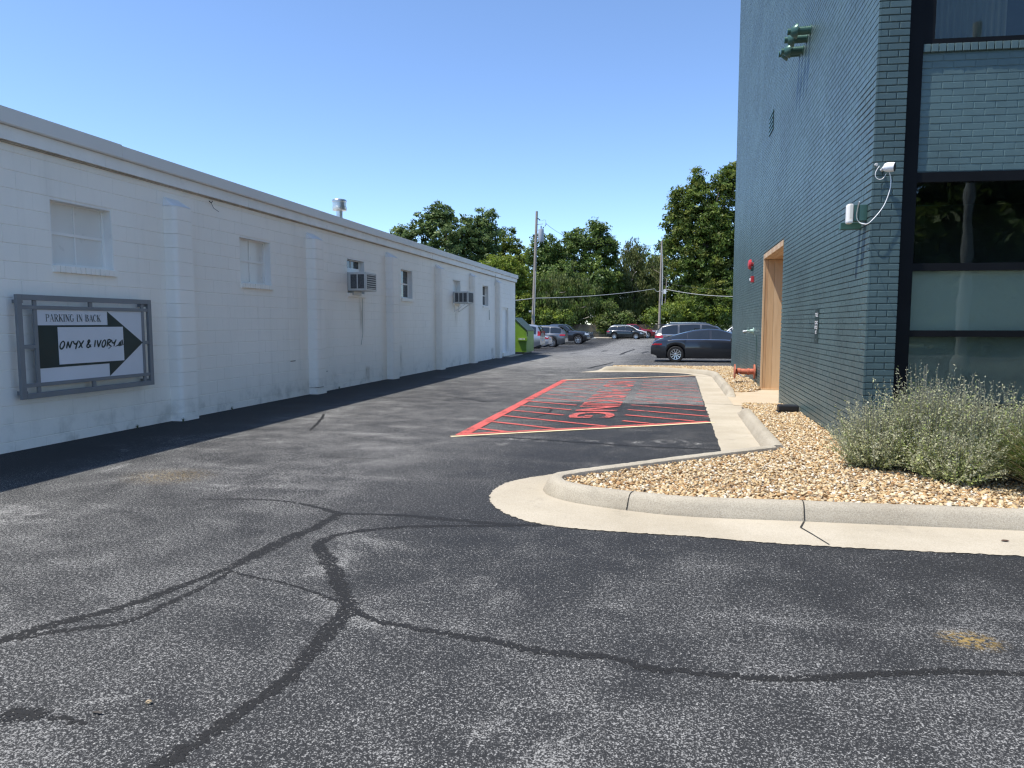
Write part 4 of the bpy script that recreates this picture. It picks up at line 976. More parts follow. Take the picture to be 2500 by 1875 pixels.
# narrow notice beside the entrance
t = empty('notice_sign', (XR, 10.15, 1.2)); tag(t, 'narrow black notice with white lettering on the teal brick wall', 'sign')
MB().box(XR - .006, XR - .001, 10.03, 10.27, 1.20, 1.65).build('plate', M['sign_black'], t)
st = []
def glyphs(y1, y0, z0, z1, shapes):
    n_ = len(shapes); w_ = (y1 - y0) / n_
    for i, sh in enumerate(shapes):
        for pts in sh: st.append(([(y1 - (i + .1 + p[0] * .75) * w_, z0 + p[1] * (z1 - z0)) for p in pts], .011))
A_ = [[(0, 0), (0, 1)], [(0, 1), (1, 1)], [(1, 1), (1, 0)]]; E_ = [[(0, 0), (0, 1)], [(0, 1), (1, 1)], [(0, .5), (.8, .5)], [(0, 0), (1, 0)]]
L_ = [[(0, 1), (0, 0)], [(0, 0), (1, 0)]]; O_ = [[(0, 0), (0, 1)], [(0, 1), (1, 1)], [(1, 1), (1, 0)], [(1, 0), (0, 0)]]; C_ = [[(1, 1), (0, 1)], [(0, 1), (0, 0)], [(0, 0), (1, 0)]]
X_ = [[(0, 0), (1, 1)], [(0, 1), (1, 0)]]
glyphs(10.255, 10.045, 1.548, 1.588, [A_, O_, L_, E_]); glyphs(10.255, 10.045, 1.445, 1.480, [C_, O_, X_, C_]); glyphs(10.25, 10.05, 1.380, 1.416, [E_, A_, C_, E_]); glyphs(10.21, 10.10, 1.318, 1.354, [X_, O_])
strokes('lettering', st, 0, M['white_clean'], t, lambda y, z, x: (XR - .0075 - x, y, z))
for z_ in (1.617, 1.232): MB().lathe([(.006, 0), (.006, .003)], (XR - .006, 10.15, z_), (-1, 0, 0), 8).build('screw', M['metal'], t)
t = empty('notice_sign', (XR, 24.05, 1.1)); tag(t, 'tiny white notice at the far corner of the teal wall', 'sign')
MB().box(XR - .006, XR, 24.0, 24.12, 1.25, 1.36).build('plate', M['white_clean'], t); MB().box(XR - .006, XR, 24.0, 24.12, 1.42, 1.5).build('plate', M['sign_black'], t)
# outlet box and its clear cover
t = empty('outlet_box', (XR, 7.86, 2.42)); tag(t, 'weatherproof outlet box with clear cover at the brick corner', 'outlet box')
MB().bbox(XR - .125, XR, 7.80, 7.90, 2.485, 2.645, .004).build('box', M['teal_metal'], t); MB().box(XR - .083, XR - .078, 7.797, 7.80, 2.487, 2.643).build('seam', M['black'], t)
MB().bbox(XR - .185, XR - .127, 7.80, 7.90, 2.465, 2.66, .018).build('cover', M['white_trim'], t); MB().bbox(XR - .165, XR - .14, 7.782, 7.786, 2.51, 2.65, .0015).build('cover_window', M['shade'], t)
MB().bbox(XR - .20, XR, 8.02, 8.10, 2.43, 2.50, .004).build('lower_box', M['teal_metal'], t)
# security camera
CM = empty('security_camera', fp(.13, -.02, 2.9)); tag(CM, 'white bullet security camera with dark lens face on the brick corner', 'camera')
cdir = (FD * .80 - FN * .58 + Vector((0, 0, -.10))).normalized(); cc = fp(.085, -.075, 2.965)
MB().lathe([(.012, -.012), (.034, -.004), (.043, .014), (.046, .035), (.045, .075), (.042, .088)], cc, cdir, 22).build('body', M['white_clean'], CM, smooth=True)
MB().lathe([(.041, 0), (.0405, .003), (.036, .0045)], cc + cdir * .0865, cdir, 22).build('lens_face', M['black_plastic'], CM, smooth=True)
MB().tube([cc - cdir * .005, fp(.085, -.02, 2.955), fp(.085, .0, 2.955)], .016, 10).build('mount', M['white_clean'], CM, smooth=True)
MB().lathe([(.016, 0), (.016, .018), (.012, .022)], fp(.028, 0, 3.005), -FN, 12).build('wall_puck', M['cable_grey'], CM, smooth=True)
def fpx(u, v, off):
    r_ = Vector(ray(u, v)); p0 = Vector((XR, YC, 0)) + FN * off; q = r_ * (p0.dot(FN) / r_.dot(FN)); return Vector((q.x, q.y, q.z + EYE))
c1 = [fpx(u, v, -.055) for u, v in ((2171, 420), (2175, 442), (2170, 472), (2154, 508), (2123, 543))] + [atx(2108, 546.5, XR - .06), atx(2096, 541, XR - .10), atx(2091, 527, XR - .13), atx(2094, 508, XR - .15), atx(2098, 492, XR - .165)]
MB().tube(catmull([tuple(p) for p in c1], 6), .0042, 6).build('power_cord', M['white_clean'], CM, smooth=True)
c2 = [fpx(u, v, -.03) for u, v in ((2147, 405), (2138, 420), (2138, 432), (2146, 438), (2156, 435), (2164, 423))]
MB().tube(catmull([tuple(p) for p in c2], 6), .0032, 6).build('short_cord', M['white_clean'], CM, smooth=True)
# rodent bait box on the gravel
bp = at(1925, 1010, .10)
t = empty('bait_box', (XR - .2, bp.y, .09)); tag(t, 'black plastic bait box on gravel against the teal wall', 'box')
MB().bbox(XR - .33, XR - .02, bp.y - .05, bp.y + .19, .085, .13, .01).build('tray', M['black_plastic'], t); MB().bbox(XR - .32, XR - .03, bp.y - .03, bp.y + .17, .131, .225, .02).build('lid', M['black_plastic'], t)

# ================================================================== VEHICLES
def car_paint(name, c, metal=0.45, rough=0.28):
    t = NT(name); c = np.array(c)
    t.set(col=t.mix(t.noise(1.5, 3), tuple(c * 0.94), tuple(c * 1.05)), metal=metal, rough=rough, coat=1.0, coatr=0.04, spec=0.5); return t.m
CPT = {'slate': car_paint('slate_blue_grey_paint', (0.030, 0.034, 0.042), .5), 'silver': car_paint('silver_paint', (0.44, 0.45, 0.46), .6), 'pearl': car_paint('pale_silver_paint', (0.58, 0.59, 0.60), .4),
       'gun': car_paint('gunmetal_paint', (0.17, 0.175, 0.18), .6), 'dark': car_paint('dark_grey_paint', (0.045, 0.045, 0.048), .5), 'navy': car_paint('dark_blue_grey_paint', (0.06, 0.068, 0.08), .5),
       'black': car_paint('black_green_paint', (0.016, 0.020, 0.020), .3), 'white': car_paint('white_car_paint', (0.74, 0.745, 0.75), 0.0), 'red': car_paint('deep_red_paint', (0.23, 0.012, 0.018), .2), 'greige': car_paint('warm_silver_paint', (0.14, 0.143, 0.147), .55)}
M['car_glass'] = simple('tinted_car_glass', (0.018, 0.022, 0.024), 0.03, spec=0.7, coat=0.5); M['tyre'] = simple('tyre_rubber', (0.016, 0.016, 0.017), 0.85)
M['rim'] = simple('alloy_rim', (0.62, 0.63, 0.64), 0.25, 0.8); M['rim_dark'] = simple('dark_rim_recess', (0.02, 0.02, 0.021), 0.6, 0.2); M['under'] = simple('underbody', (0.012, 0.012, 0.012), 0.9)
M['tail'] = simple('red_tail_lens', (0.36, 0.012, 0.016), 0.12, coat=0.6); M['head'] = simple('clear_headlamp', (0.55, 0.57, 0.58), 0.08, 0.3, coat=0.8); M['chrome'] = simple('chrome_trim', (0.72, 0.73, 0.74), 0.1, 0.95); M['plastic'] = simple('grey_black_cladding', (0.03, 0.03, 0.031), 0.6)
M['plate'] = simple('licence_plate', (0.55, 0.57, 0.6), 0.4)

class Car:
    def __init__(s, L, W, belt, top, axles, rad, sill=.22, plan=.13, roofw=.70, gw=.94):
        s.L, s.W, s.ax, s.r, s.sill, s.plan, s.rw, s.gw = L, W, axles, rad, sill, plan, roofw, gw
        s.b = np.array(belt, float); s.t = np.array(top, float)
        def smooth(P):
            xs = np.linspace(P[0, 0], P[-1, 0], 240); z = np.interp(xs, P[:, 0], P[:, 1]); k = np.ones(9) / 9
            zp = np.r_[[z[0]] * 4, z, [z[-1]] * 4]; zz = np.convolve(zp, k, 'valid'); zz[:6] = np.minimum(zz[:6], z[:6] + .04); return xs, zz
        s.bx, s.bz = smooth(s.b); s.tx, s.tz = smooth(s.t)
    def zb(s, x): return float(np.interp(x, s.bx, s.bz))
    def zt(s, x): return max(float(np.interp(x, s.tx, s.tz)), s.zb(x) + .012)
    def hw(s, x): q = abs(2 * x / s.L); return s.W / 2 * (1 - s.plan * q ** 5)
    def zs(s, x):
        q = abs(2 * x / s.L); z = s.sill + .15 * sst(.82, 1.0, q); ra = s.r * 1.14
        for a in s.ax:
            d = x - a
            if abs(d) < ra: z = max(z, s.r + math.sqrt(ra * ra - d * d))
        return min(z, s.zb(x) - .06)
    def sec(s, x):
        hw, zb, zt, zs = s.hw(x), s.zb(x), s.zt(x), s.zs(x); g = min(1, max(0, (zt - zb) / .38)); wr = hw * .82 * (1 - g) + s.W / 2 * s.rw * g * (hw / (s.W / 2)) ** .5
        ze = zt - .075 * g
        P = [(hw * .93, zs), (hw * .985, zs + .22 * (zb - zs)), (hw, zs + .52 * (zb - zs)), (hw * .99, zs + .82 * (zb - zs)), (hw * gz(s.gw, g), zb)]
        for t_ in (.06, .35, .7, 1.0): P.append((hw * (s.gw - .025) + (wr - hw * (s.gw - .025)) * t_ ** 1.1, zb + .006 + (ze - zb - .006) * t_))
        P += [(wr * .90, zt - .035 * g), (wr * .6, zt - .010 * g), (0, zt)]
        return P
    def y_at(s, x, z):
        P = s.sec(x); return float(np.interp(z, [p[1] for p in P], [p[0] for p in P]))
    def z_at(s, x, y):
        P = s.sec(x)[::-1]; return float(np.interp(abs(y), [p[0] for p in P][:5], [p[1] for p in P][:5]))
def gz(a, g): return a + (1 - a) * .2 * (1 - g)
def wheel(parent, x, y, r, side, spokes=10, w=.22, dark=False):
    wl = empty('wheel', (0, 0, 0), parent=parent); wl.location = (x, y, r); o = side
    MB().lathe([(r * .66, -w / 2), (r * .93, -w / 2), (r, -w / 2 + .035), (r, w / 2 - .035), (r * .93, w / 2), (r * .68, w / 2), (r * .66, w / 2 - .02)], (0, 0, 0), (0, o, 0), 28, False).build('tyre', M['tyre'], wl, smooth=True, local=True)
    m_ = MB().lathe([(r * .66, w / 2 - .012), (r * .66, w / 2 + .004), (r * .60, w / 2 + .002), (r * .60, w / 2 - .05)], (0, 0, 0), (0, o, 0), 28, False)
    for k in range(spokes):
        a = 2 * math.pi * k / spokes; d = Vector((math.cos(a), 0, math.sin(a))); q = Vector((-math.sin(a), 0, math.cos(a))); yy = Vector((0, o, 0))
        sw_ = r * (.062 if spokes > 8 else .11)
        m_.add([d * (r * .10) - q * sw_ * .8 + yy * (w / 2 - .012), d * (r * .10) + q * sw_ * .8 + yy * (w / 2 - .012), d * (r * .62) + q * sw_ + yy * (w / 2), d * (r * .62) - q * sw_ + yy * (w / 2),
                d * (r * .10) - q * sw_ * .8 + yy * (w / 2 - .04), d * (r * .10) + q * sw_ * .8 + yy * (w / 2 - .04), d * (r * .62) + q * sw_ + yy * (w / 2 - .04), d * (r * .62) - q * sw_ + yy * (w / 2 - .04)],
               [(0, 1, 2, 3), (0, 4, 5, 1), (1, 5, 6, 2), (2, 6, 7, 3), (3, 7, 4, 0)])
    m_.lathe([(r * .15, w / 2 - .03), (r * .15, w / 2 + .002), (r * .08, w / 2 + .006)], (0, 0, 0), (0, o, 0), 14)
    m_.build('rim', M['rim_dark'] if dark else M['rim'], wl, smooth=True, local=True)
    MB().lathe([(r * .64, w / 2 - .07), (r * .10, w / 2 - .072)], (0, 0, 0), (0, o, 0), 20).build('brake_disc', M['rim_dark'], wl, local=True)
def build_car(name, label, loc, rz, C, paint, wins, shield, back, tails, heads, spokes=10, mirror=None, extras=(), grille=None, trim=True, plates=True, rearbox=True):
    z0 = zg(loc[0], loc[1]); t = empty(name, (loc[0], loc[1], z0), rz); tag(t, label, 'car' if 'pickup' not in name else 'pickup truck')
    xs = set(np.linspace(-C.L / 2, C.L / 2, 44).tolist())
    for a in C.ax:
        for k in range(-12, 13): xs.add(a + C.r * 1.14 * math.sin(k / 12 * math.pi / 2))
    xs = [x for x in sorted(xs) if abs(x) <= C.L / 2]
    rows = []
    for x in xs:
        P = C.sec(x); rows.append([(x, y, z) for y, z in P] + [(x, -y, z) for y, z in P[-2::-1]])
    m_ = MB().grid(rows); m_.poly(rows[0]); m_.poly(rows[-1][::-1]); m_.build('body', paint, t, smooth=True, local=True)
    MB().box(-C.L / 2 + .25, C.L / 2 - .25, -C.W / 2 * .84, C.W / 2 * .84, C.sill - .03, C.r + .28).build('underbody', M['under'], t, local=True)
    for s in (1, -1):
        for (xa, xb, lo, hi) in wins:
            cols = []
            for x in np.linspace(xa, xb, 14):
                a = C.zb(x) + lo; b = C.zt(x) - hi
                if b - a > .015: cols.append([(x, s * (C.y_at(x, a + (b - a) * k / 4) + .007), a + (b - a) * k / 4) for k in range(5)])
            if len(cols) > 1: MB().grid(cols).build('side_window', M['car_glass'], t, smooth='all', local=True)
        if trim and wins:
            xa, xb = min(q[0] for q in wins), max(q[1] for q in wins)
            MB().grid([[(x, s * (C.y_at(x, C.zb(x) + k) + .010), C.zb(x) + k) for k in (.004, .026)] for x in np.linspace(xa, xb, 20)]).build('window_trim', M['chrome'], t, local=True)
        for a in C.ax: wheel(t, a, s * (C.W / 2 - .125), C.r, s, spokes)
        for (xa, xb, za, zb_) in tails:
            MB().grid([[(x, s * (C.y_at(x, z) + .008), z) for z in np.linspace(za, zb_, 4)] for x in np.linspace(xa, xb, 5)]).build('tail_light', M['tail'], t, local=True)
            if not rearbox: continue
            xe = -C.L / 2 - .008
            MB().bbox(xe, xe + .05, min(s * C.hw(-C.L / 2) * .62, s * C.hw(-C.L / 2) * .96), max(s * C.hw(-C.L / 2) * .62, s * C.hw(-C.L / 2) * .96), za + .01, zb_ - .01, .006).build('tail_light', M['tail'], t, local=True)
        for (xa, xb, za, zb_) in heads:
            MB().grid([[(x, s * (C.y_at(x, z) + .008), z) for z in np.linspace(za, zb_, 4)] for x in np.linspace(xa, xb, 5)]).build('headlight', M['head'], t, local=True)
            xe = C.L / 2 + .008
            MB().bbox(xe - .05, xe, min(s * C.hw(C.L / 2) * .55, s * C.hw(C.L / 2) * .96), max(s * C.hw(C.L / 2) * .55, s * C.hw(C.L / 2) * .96), za + .01, zb_ - .01, .006).build('headlight', M['head'], t, local=True)
        if mirror:
            xm, zm = mirror; ym = C.y_at(xm, zm); a, b = sorted((s * (ym - .02), s * (ym + .2)))
            MB().bbox(xm - .07, xm + .09, a, b, zm, zm + .14, .04).build('mirror', paint, t, smooth=True, local=True)
    for nm, rg in (('windshield', shield), ('rear_window', back)):
        if not rg: continue
        rows = []
        for x in np.linspace(rg[0], rg[1], 9):
            P = C.sec(x); wr = P[8][0] * .93; rows.append([(x + (.004 if nm == 'windshield' else -.004), y, C.z_at(x, y) + .008) for y in np.linspace(-wr, wr, 9)])
        MB().grid(rows).build(nm, M['car_glass'], t, smooth='all', local=True)
    if plates: MB().box(-C.L / 2 - .012, -C.L / 2 + .01, -.16, .16, .62, .77).build('plate', M['plate'], t, local=True)
    if grille:
        xe = C.L / 2; MB().bbox(xe - .03, xe + .012, -C.hw(xe) * .5, C.hw(xe) * .5, grille[0], grille[1], .01).build('grille', M['chrome'] if grille[2] else M['plastic'], t, local=True)
    for nm, mt, bx_ in extras: MB().bbox(*bx_, .015).build(nm, mt, t, local=True)
    return t
# low liftback sedan in front, nose hidden behind the brick corner
SED = Car(4.97, 1.93, [(-2.49, .60), (-2.46, .76), (-2.40, .85), (-2.2, .925), (-1.5, .96), (-.6, .965), (.6, .95), (1.3, .90), (2.0, .80), (2.49, .62)], [(-2.49, .62), (-2.46, .79), (-2.40, .90), (-2.25, .955), (-1.9, 1.04), (-1.3, 1.22), (-.7, 1.38), (-.1, 1.44), (.35, 1.42), (.8, 1.29), (1.25, 1.08), (1.5, .93), (2.0, .82), (2.49, .64)], (-1.44, 1.52), .345, .20, .15, .60)
build_car('parked_car', 'slate grey liftback sedan parked nose in behind the teal brick corner', (.10 + 1.44, 30.75 + .86), 0.0, SED, CPT['slate'], [(-1.62, -.98, .035, .075), (-.94, -.06, .035, .075), (.04, 1.15, .035, .075)], (.62, 1.42), (-1.95, -.95), [(-2.43, -2.02, .735, .80)], [(2.1, 2.46, .60, .70)], 10, (.86, .96), rearbox=False, plates=False)
SUV = Car(4.95, 1.95, [(-2.48, 1.02), (-2.2, 1.08), (-1.2, 1.09), (.4, 1.06), (1.2, 1.06), (2.0, .98), (2.48, .78)], [(-2.48, 1.06), (-2.40, 1.30), (-2.12, 1.60), (-1.6, 1.70), (-.5, 1.74), (.3, 1.71), (.75, 1.58), (1.2, 1.27), (1.45, 1.12), (2.0, 1.02), (2.48, .82)], (-1.42, 1.44), .375, .24, .11, .70)
W_SUV = [(-2.12, -1.28, .04, .10), (-1.18, -.12, .04, .10), (-.02, 1.12, .04, .10)]
rail = [('roof_rail', M['chrome'], (-1.7, .2, .56, .60, 1.72, 1.765)), ('roof_rail', M['chrome'], (-1.7, .2, -.60, -.56, 1.72, 1.765))]
spoil = [('spoiler', M['plastic'], (-2.36, -1.98, -.62, .62, 1.63, 1.67))]
def suv(label, loc, rz, paint, **k):
    kw = dict(extras=rail + spoil, grille=(.55, .85, True)); kw.update(k)
    return build_car('parked_car', label, loc, rz, SUV, paint, W_SUV, (.42, 1.40), (-2.40, -2.14), [(-2.47, -2.05, .92, 1.05)], [(2.05, 2.46, .78, .92)], 10, (.95, 1.08), **kw)
suv('silver wagon with roof rails parked just beyond the slate grey sedan', (-.98 + 2.47, 39.7), 0.0, CPT['greige'])
VAN = Car(5.1, 2.0, [(-2.55, 1.0), (-2.0, 1.05), (.5, 1.02), (1.4, 1.02), (2.1, .92), (2.55, .70)], [(-2.55, 1.02), (-2.50, 1.3), (-2.38, 1.62), (-2.0, 1.73), (-.5, 1.77), (.5, 1.70), (1.2, 1.36), (1.7, 1.06), (2.55, .74)], (-1.5, 1.55), .34, .22, .09, .76)
build_car('parked_car', 'silver minivan beside the green dumpster, tail towards the lot', (-8.6 - 2.55, 46.6), math.pi, VAN, CPT['silver'], [(-2.25, -1.2, .05, .12), (-1.1, .2, .05, .12), (.3, 1.4, .05, .12)], (.6, 1.6), (-2.53, -2.34), [(-2.54, -2.36, .98, 1.28)], [(2.1, 2.5, .7, .85)], 8, (1.2, 1.05), extras=[('bumper_strip', M['chrome'], (-2.58, -2.5, -.8, .8, .40, .44))])
SD2 = Car(4.8, 1.84, [(-2.4, .82), (-2.1, .92), (-1.4, .94), (.8, .92), (1.5, .88), (2.0, .80), (2.4, .62)], [(-2.4, .85), (-2.1, .96), (-1.75, 1.0), (-1.1, 1.30), (-.4, 1.44), (.2, 1.44), (.8, 1.22), (1.3, .98), (2.4, .66)], (-1.38, 1.42), .33, .2, .13, .64)
build_car('parked_car', 'pale silver sedan with red tail lamps between minivan and grey crossover', (-8.87 - 2.40, 51.2), math.pi, SD2, CPT['pearl'], [(-1.35, -.3, .04, .08), (-.2, 1.0, .04, .08)], (.3, 1.25), (-1.7, -.95), [(-2.39, -1.95, .72, .88)], [(2.0, 2.38, .6, .74)], 10, (.8, .92))
suv('gunmetal crossover with silver roof rails parked beside the dark pickup', (-8.5 - 2.475, 56.8), math.pi, CPT['gun'])
PU = Car(5.85, 2.03, [(-2.92, 1.12), (-1.0, 1.14), (-.9, 1.16), (.9, 1.15), (1.3, 1.18), (2.5, 1.12), (2.92, 1.0)], [(-2.92, 1.13), (-1.02, 1.15), (-.95, 1.5), (-.85, 1.84), (-.5, 1.89), (.4, 1.88), (.75, 1.72), (1.3, 1.24), (2.5, 1.15), (2.92, 1.02)], (-1.72, 1.92), .41, .34, .05, .74)
build_car('pickup_truck', 'dark grey pickup truck facing the open lot with chrome grille', (-8.63 - 1.92, 65.8), 0.0, PU, CPT['dark'], [(-.84, .02, .05, .11), (.1, 1.12, .05, .11)], (.5, 1.25), (-.98, -.9), [(-2.9, -2.75, .85, 1.1)], [(2.55, 2.90, .88, 1.08)], 6, (.92, 1.2), extras=[('bumper', M['chrome'], (2.75, 3.0, -.98, .98, .50, .72))], grille=(.75, 1.06, True))
build_car('pickup_truck', 'dark blue grey pickup half hidden behind the dark grey one', (-7.95 - 2.9, 70.0), 0.0, PU, CPT['navy'], [(-.84, .02, .05, .11), (.1, 1.12, .05, .11)], (.5, 1.25), (-.98, -.9), [(-2.9, -2.75, .85, 1.1)], [(2.55, 2.90, .88, 1.08)], 6, (.92, 1.2), extras=[('bumper', M['plastic'], (2.75, 3.0, -.98, .98, .50, .72))], grille=(.75, 1.06, False))
XUV = Car(4.6, 1.88, [(-2.3, 1.0), (-2.0, 1.04), (-1.0, 1.04), (.6, .99), (1.2, .98), (1.9, .90), (2.3, .74)], [(-2.3, 1.04), (-2.2, 1.3), (-1.9, 1.52), (-1.3, 1.64), (-.4, 1.67), (.2, 1.62), (.7, 1.42), (1.2, 1.12), (1.9, .94), (2.3, .78)], (-1.32, 1.38), .36, .23, .13, .68)
W_X = [(-1.9, -1.05, .04, .09), (-.97, -.02, .04, .09), (.06, 1.0, .04, .09)]
def xuv(label, loc, rz, paint, **k): return build_car('parked_car', label, loc, rz, XUV, paint, W_X, (.30, 1.22), (-2.2, -1.92), [(-2.29, -1.95, .86, 1.0)], [(1.92, 2.28, .72, .84)], 10, (.8, .99), grille=(.5, .72, False), **k)
xuv('black crossover in the middle of the back row under the trees', (-5.72, 88.3), R(-9), CPT['black'], extras=[(n_, m_, (a, b, c, d, e - .07, f - .07)) for n_, m_, (a, b, c, d, e, f) in rail])
suv('white car almost hidden behind the black crossover', (-8.3 + 2.45, 92.2), 0.0, CPT['white'])
build_car('pickup_truck', 'deep red pickup peeking out right of the black crossover', (-2.3 - 2.9, 92.6 + .6), 0.0, PU, CPT['red'], [(-.84, .02, .05, .11), (.1, 1.12, .05, .11)], (.5, 1.25), (-.98, -.9), [(-2.9, -2.75, .85, 1.1)], [(2.55, 2.90, .88, 1.08)], 6, (.92, 1.2))
xuv('small white car behind the tail of the silver wagon', (-1.75 + 2.3, 72.4), 0.0, CPT['white'])
build_car('pickup_truck', 'white pickup glimpsed at the edge of the teal wall', (5.6, 63.2), math.pi, PU, CPT['white'], [(-.84, .02, .05, .11), (.1, 1.12, .05, .11)], (.5, 1.25), (-.98, -.9), [(-2.9, -2.75, .85, 1.1)], [(2.55, 2.90, .88, 1.08)], 6, (.92, 1.2))
# far edge of the lot
fk = kerb('kerb', [(46, 93.5), (-45, 93.5)], 60)
for i, x_ in enumerate((-10.6, -1.2, 1.6)):
    o = MB().bbox(x_ - .9, x_ + .9, 90.4, 90.55, zg(x_, 90) - .01, zg(x_, 90) + .13, .03).build('wheel_stop', M['wheelstop'])
    tag(o, ('pale concrete wheel stop left of the black crossover', 'pale concrete wheel stop right of the black crossover', 'pale concrete wheel stop beyond the silver wagon')[i], 'wheel stop', 'wheel stops along the back row')

# ---- dumpster
D = empty('dumpster', (-7.2, 33.9, zg(-7.2, 33.9))); tag(D, 'lime green steel dumpster with sloped front at the end of the white building', 'dumpster')
dy0, dy1, dx0, dx1 = 33.2, 35.0, -8.75, -6.92; dz = zg(-7.2, 33.9)
pr = [(dx0, dz + .08), (dx1, dz + .08), (dx1, dz + 1.08), (-7.56, dz + 1.68), (dx0, dz + 1.68)]
MB().prism(pr, lambda x, z: (x, dy0, z), lambda x, z: (x, dy1, z)).build('bin', M['green_metal'], D)
MB().prism([(dx1 + .03, dz + 1.09), (dx1 + .03, dz + 1.14), (-7.55, dz + 1.75), (dx0, dz + 1.75), (dx0, dz + 1.69), (-7.56, dz + 1.69)], lambda x, z: (x, dy0 - .03, z), lambda x, z: (x, dy1 + .03, z)).build('lid', M['lid'], D)
MB().bbox(dx1 - .42, dx1 + .06, dy0 - .11, dy0 + .02, dz + .62, dz + .80, .012).build('fork_pocket', M['green_metal'], D)
for i in range(5): MB().box(dx1 - .36 + i * .065, dx1 - .325 + i * .065, dy0 - .114, dy0 - .111, dz + .68, dz + .75).build('stencil_mark', M['white_clean'], D)
MB().tube([(dx1 + .02, dy0, dz + 1.1), (dx1 + .05, dy0, dz + 1.0), (dx1 + .05, dy0, dz + .85)], .02, 6).build('lid_hinge', M['lid'], D)
for x_ in (dx0 + .1, dx1 - .25): MB().box(x_, x_ + .15, dy0 + .02, dy1 - .02, dz, dz + .079).build('skid', M['lid'], D)

# ================================================================== POLES AND WIRES
def pole(label, base, top, r0, r1):
    t = empty('utility_pole', base); tag(t, label, 'utility pole', 'wooden utility poles')
    MB().tube([Vector(base) + (Vector(top) - Vector(base)) * k / 6 for k in range(7)], [r0 + (r1 - r0) * k / 6 for k in range(7)], 12).build('shaft', M['pole_wood'], t, smooth=True); return t
bL = atd(1300, 800, 66); bL.z = zg(bL.x, bL.y); tL = atd(1310.5, 516, 66)
PLo = pole('weathered wooden utility pole carrying a grey transformer', bL, tL, .17, .115)
c = atd(1321, 574, 65.8)
MB().lathe([(.10, -.02), (.25, .0), (.26, .04), (.26, 1.12), (.24, 1.17), (.08, 1.2)], c - Vector((0, 0, .62)), (0, 0, 1), 20).build('transformer', M['transformer'], PLo, smooth=True)
for k in (.15, .45): MB().box(c.x - .38, c.x - .2, c.y - .05, c.y + .05, c.z + k, c.z + k + .06).box(c.x - .38, c.x - .2, c.y - .05, c.y + .05, c.z - k, c.z - k + .06).build('bracket', M['metal'], PLo)
MB().tube([c + Vector((0, 0, .56)), c + Vector((0, 0, .85))], .05, 8).tube([c + Vector((.17, 0, .55)), c + Vector((.2, 0, .75))], .04, 8).build('bushing', M['cable'], PLo)
p1 = atd(1313, 533, 66); p2 = atd(1319, 538, 66); MB().tube([p1, p2], .05, 6).build('arm', M['cable'], PLo)
p1 = atd(1312.5, 548, 66); p2 = atd(1326, 546.5, 66); MB().tube([p1, p2], .03, 6).build('arm', M['metal'], PLo)
MB().tube([atd(1322, 539, 66), atd(1327, 537, 66), atd(1332, 537, 66), atd(1333, 546, 66), atd(1330, 553, 66)], .012, 5).tube([atd(1330, 553, 66), atd(1334, 546, 66)], .03, 5).tube([atd(1328, 554, 66), atd(1323, 566, 66)], .012, 4).build('cutout', M['cable'], PLo)
MB().box(*(lambda q: (q.x - .2, q.x + .0, q.y - .1, q.y + .1, q.z - .08, q.z + .08))(atd(1297, 760, 65.8))).build('meter_box', M['ac_white'], PLo)
MB().tube([bL + Vector((.14, -.12, .2)), bL + (tL - bL) * .55 + Vector((.12, -.11, 0))], .03, 6).build('conduit', M['cable_grey'], PLo)
bR = atd(1609, 800, 90); bR.z = zg(bR.x, bR.y); tR = atd(1616, 588, 90)
PRo = pole('pale slim utility pole standing above the silver wagon', bR, tR, .17, .11)
MB().tube([atd(1616.5, 745, 89.6), atd(1618, 655, 89.6), atd(1616, 600, 89.6)], [.06, .05, .04], 8).build('conduit', M['cable_grey'], PRo)
MB().tube([atd(1608, 594, 90), atd(1616, 593, 90)], .04, 6).build('arm', M['metal'], PRo)
bS = atd(1619, 800, 97); bS.z = -.4
t3 = pole('short thin pole with small white box behind the pale one', bS, atd(1628, 680, 97), .10, .06)
MB().box(*(lambda q: (q.x - .18, q.x + .18, q.y - .15, q.y + .1, q.z - .3, q.z + .3))(atd(1623, 712, 96.8))).build('junction_box', M['white_clean'], t3)
def wire(label, pts, sag, r=.02, m=None):
    P = []
    for a, b in zip(pts[:-1], pts[1:]):
        for k in range(16): q = k / 16; p = Vector(a).lerp(Vector(b), q); p.z -= sag * 4 * q * (1 - q); P.append(p)
    P.append(Vector(pts[-1])); o = MB().tube(P, r, 5).build('overhead_wire', m or M['cable_grey']); tag(o, label, 'wire', 'overhead wires between the poles')
wire('pale cable sagging between the two utility poles and on to the right', [atd(1150, 727, 62), atd(1300, 728, 66), atd(1598, 705, 89.6), atd(1611, 709, 89.8), atd(1625, 706, 90), atd(1810, 724, 78)], .25, .035)
wire('thin high wire running right from the transformer pole', [atd(1332, 545, 66), atd(1400, 580, 90), atd(1520, 598, 100), atd(1612, 594, 90)], .3, .016, M['cable'])
wire('thin dark wire low between the trees right of the pale pole', [atd(1620, 690, 92), atd(1810, 706, 80)], .3, .016, M['cable'])

# ---- board fence at the back of the lot
FEN = empty('board_fence', (-12.7, 96.5, -.4)); tag(FEN, 'brown wooden board fence behind the back row of cars', 'fence')
fb0 = MB().box(-.07, .07, -.01, .01, 0, 1.75).mesh('board', M['fence_wood'])
for i in range(170):
    x_ = -22.5 + i * .155; o = inst('board', fb0, FEN, (x_, 96.5 + random.uniform(-.01, .01), -.42 + random.uniform(-.03, .03)))
for z_ in (.1, 1.0): MB().box(-22.6, 4.0, 96.52, 96.56, z_ - .05, z_ + .05).build('rail', M['fence_wood'], FEN)
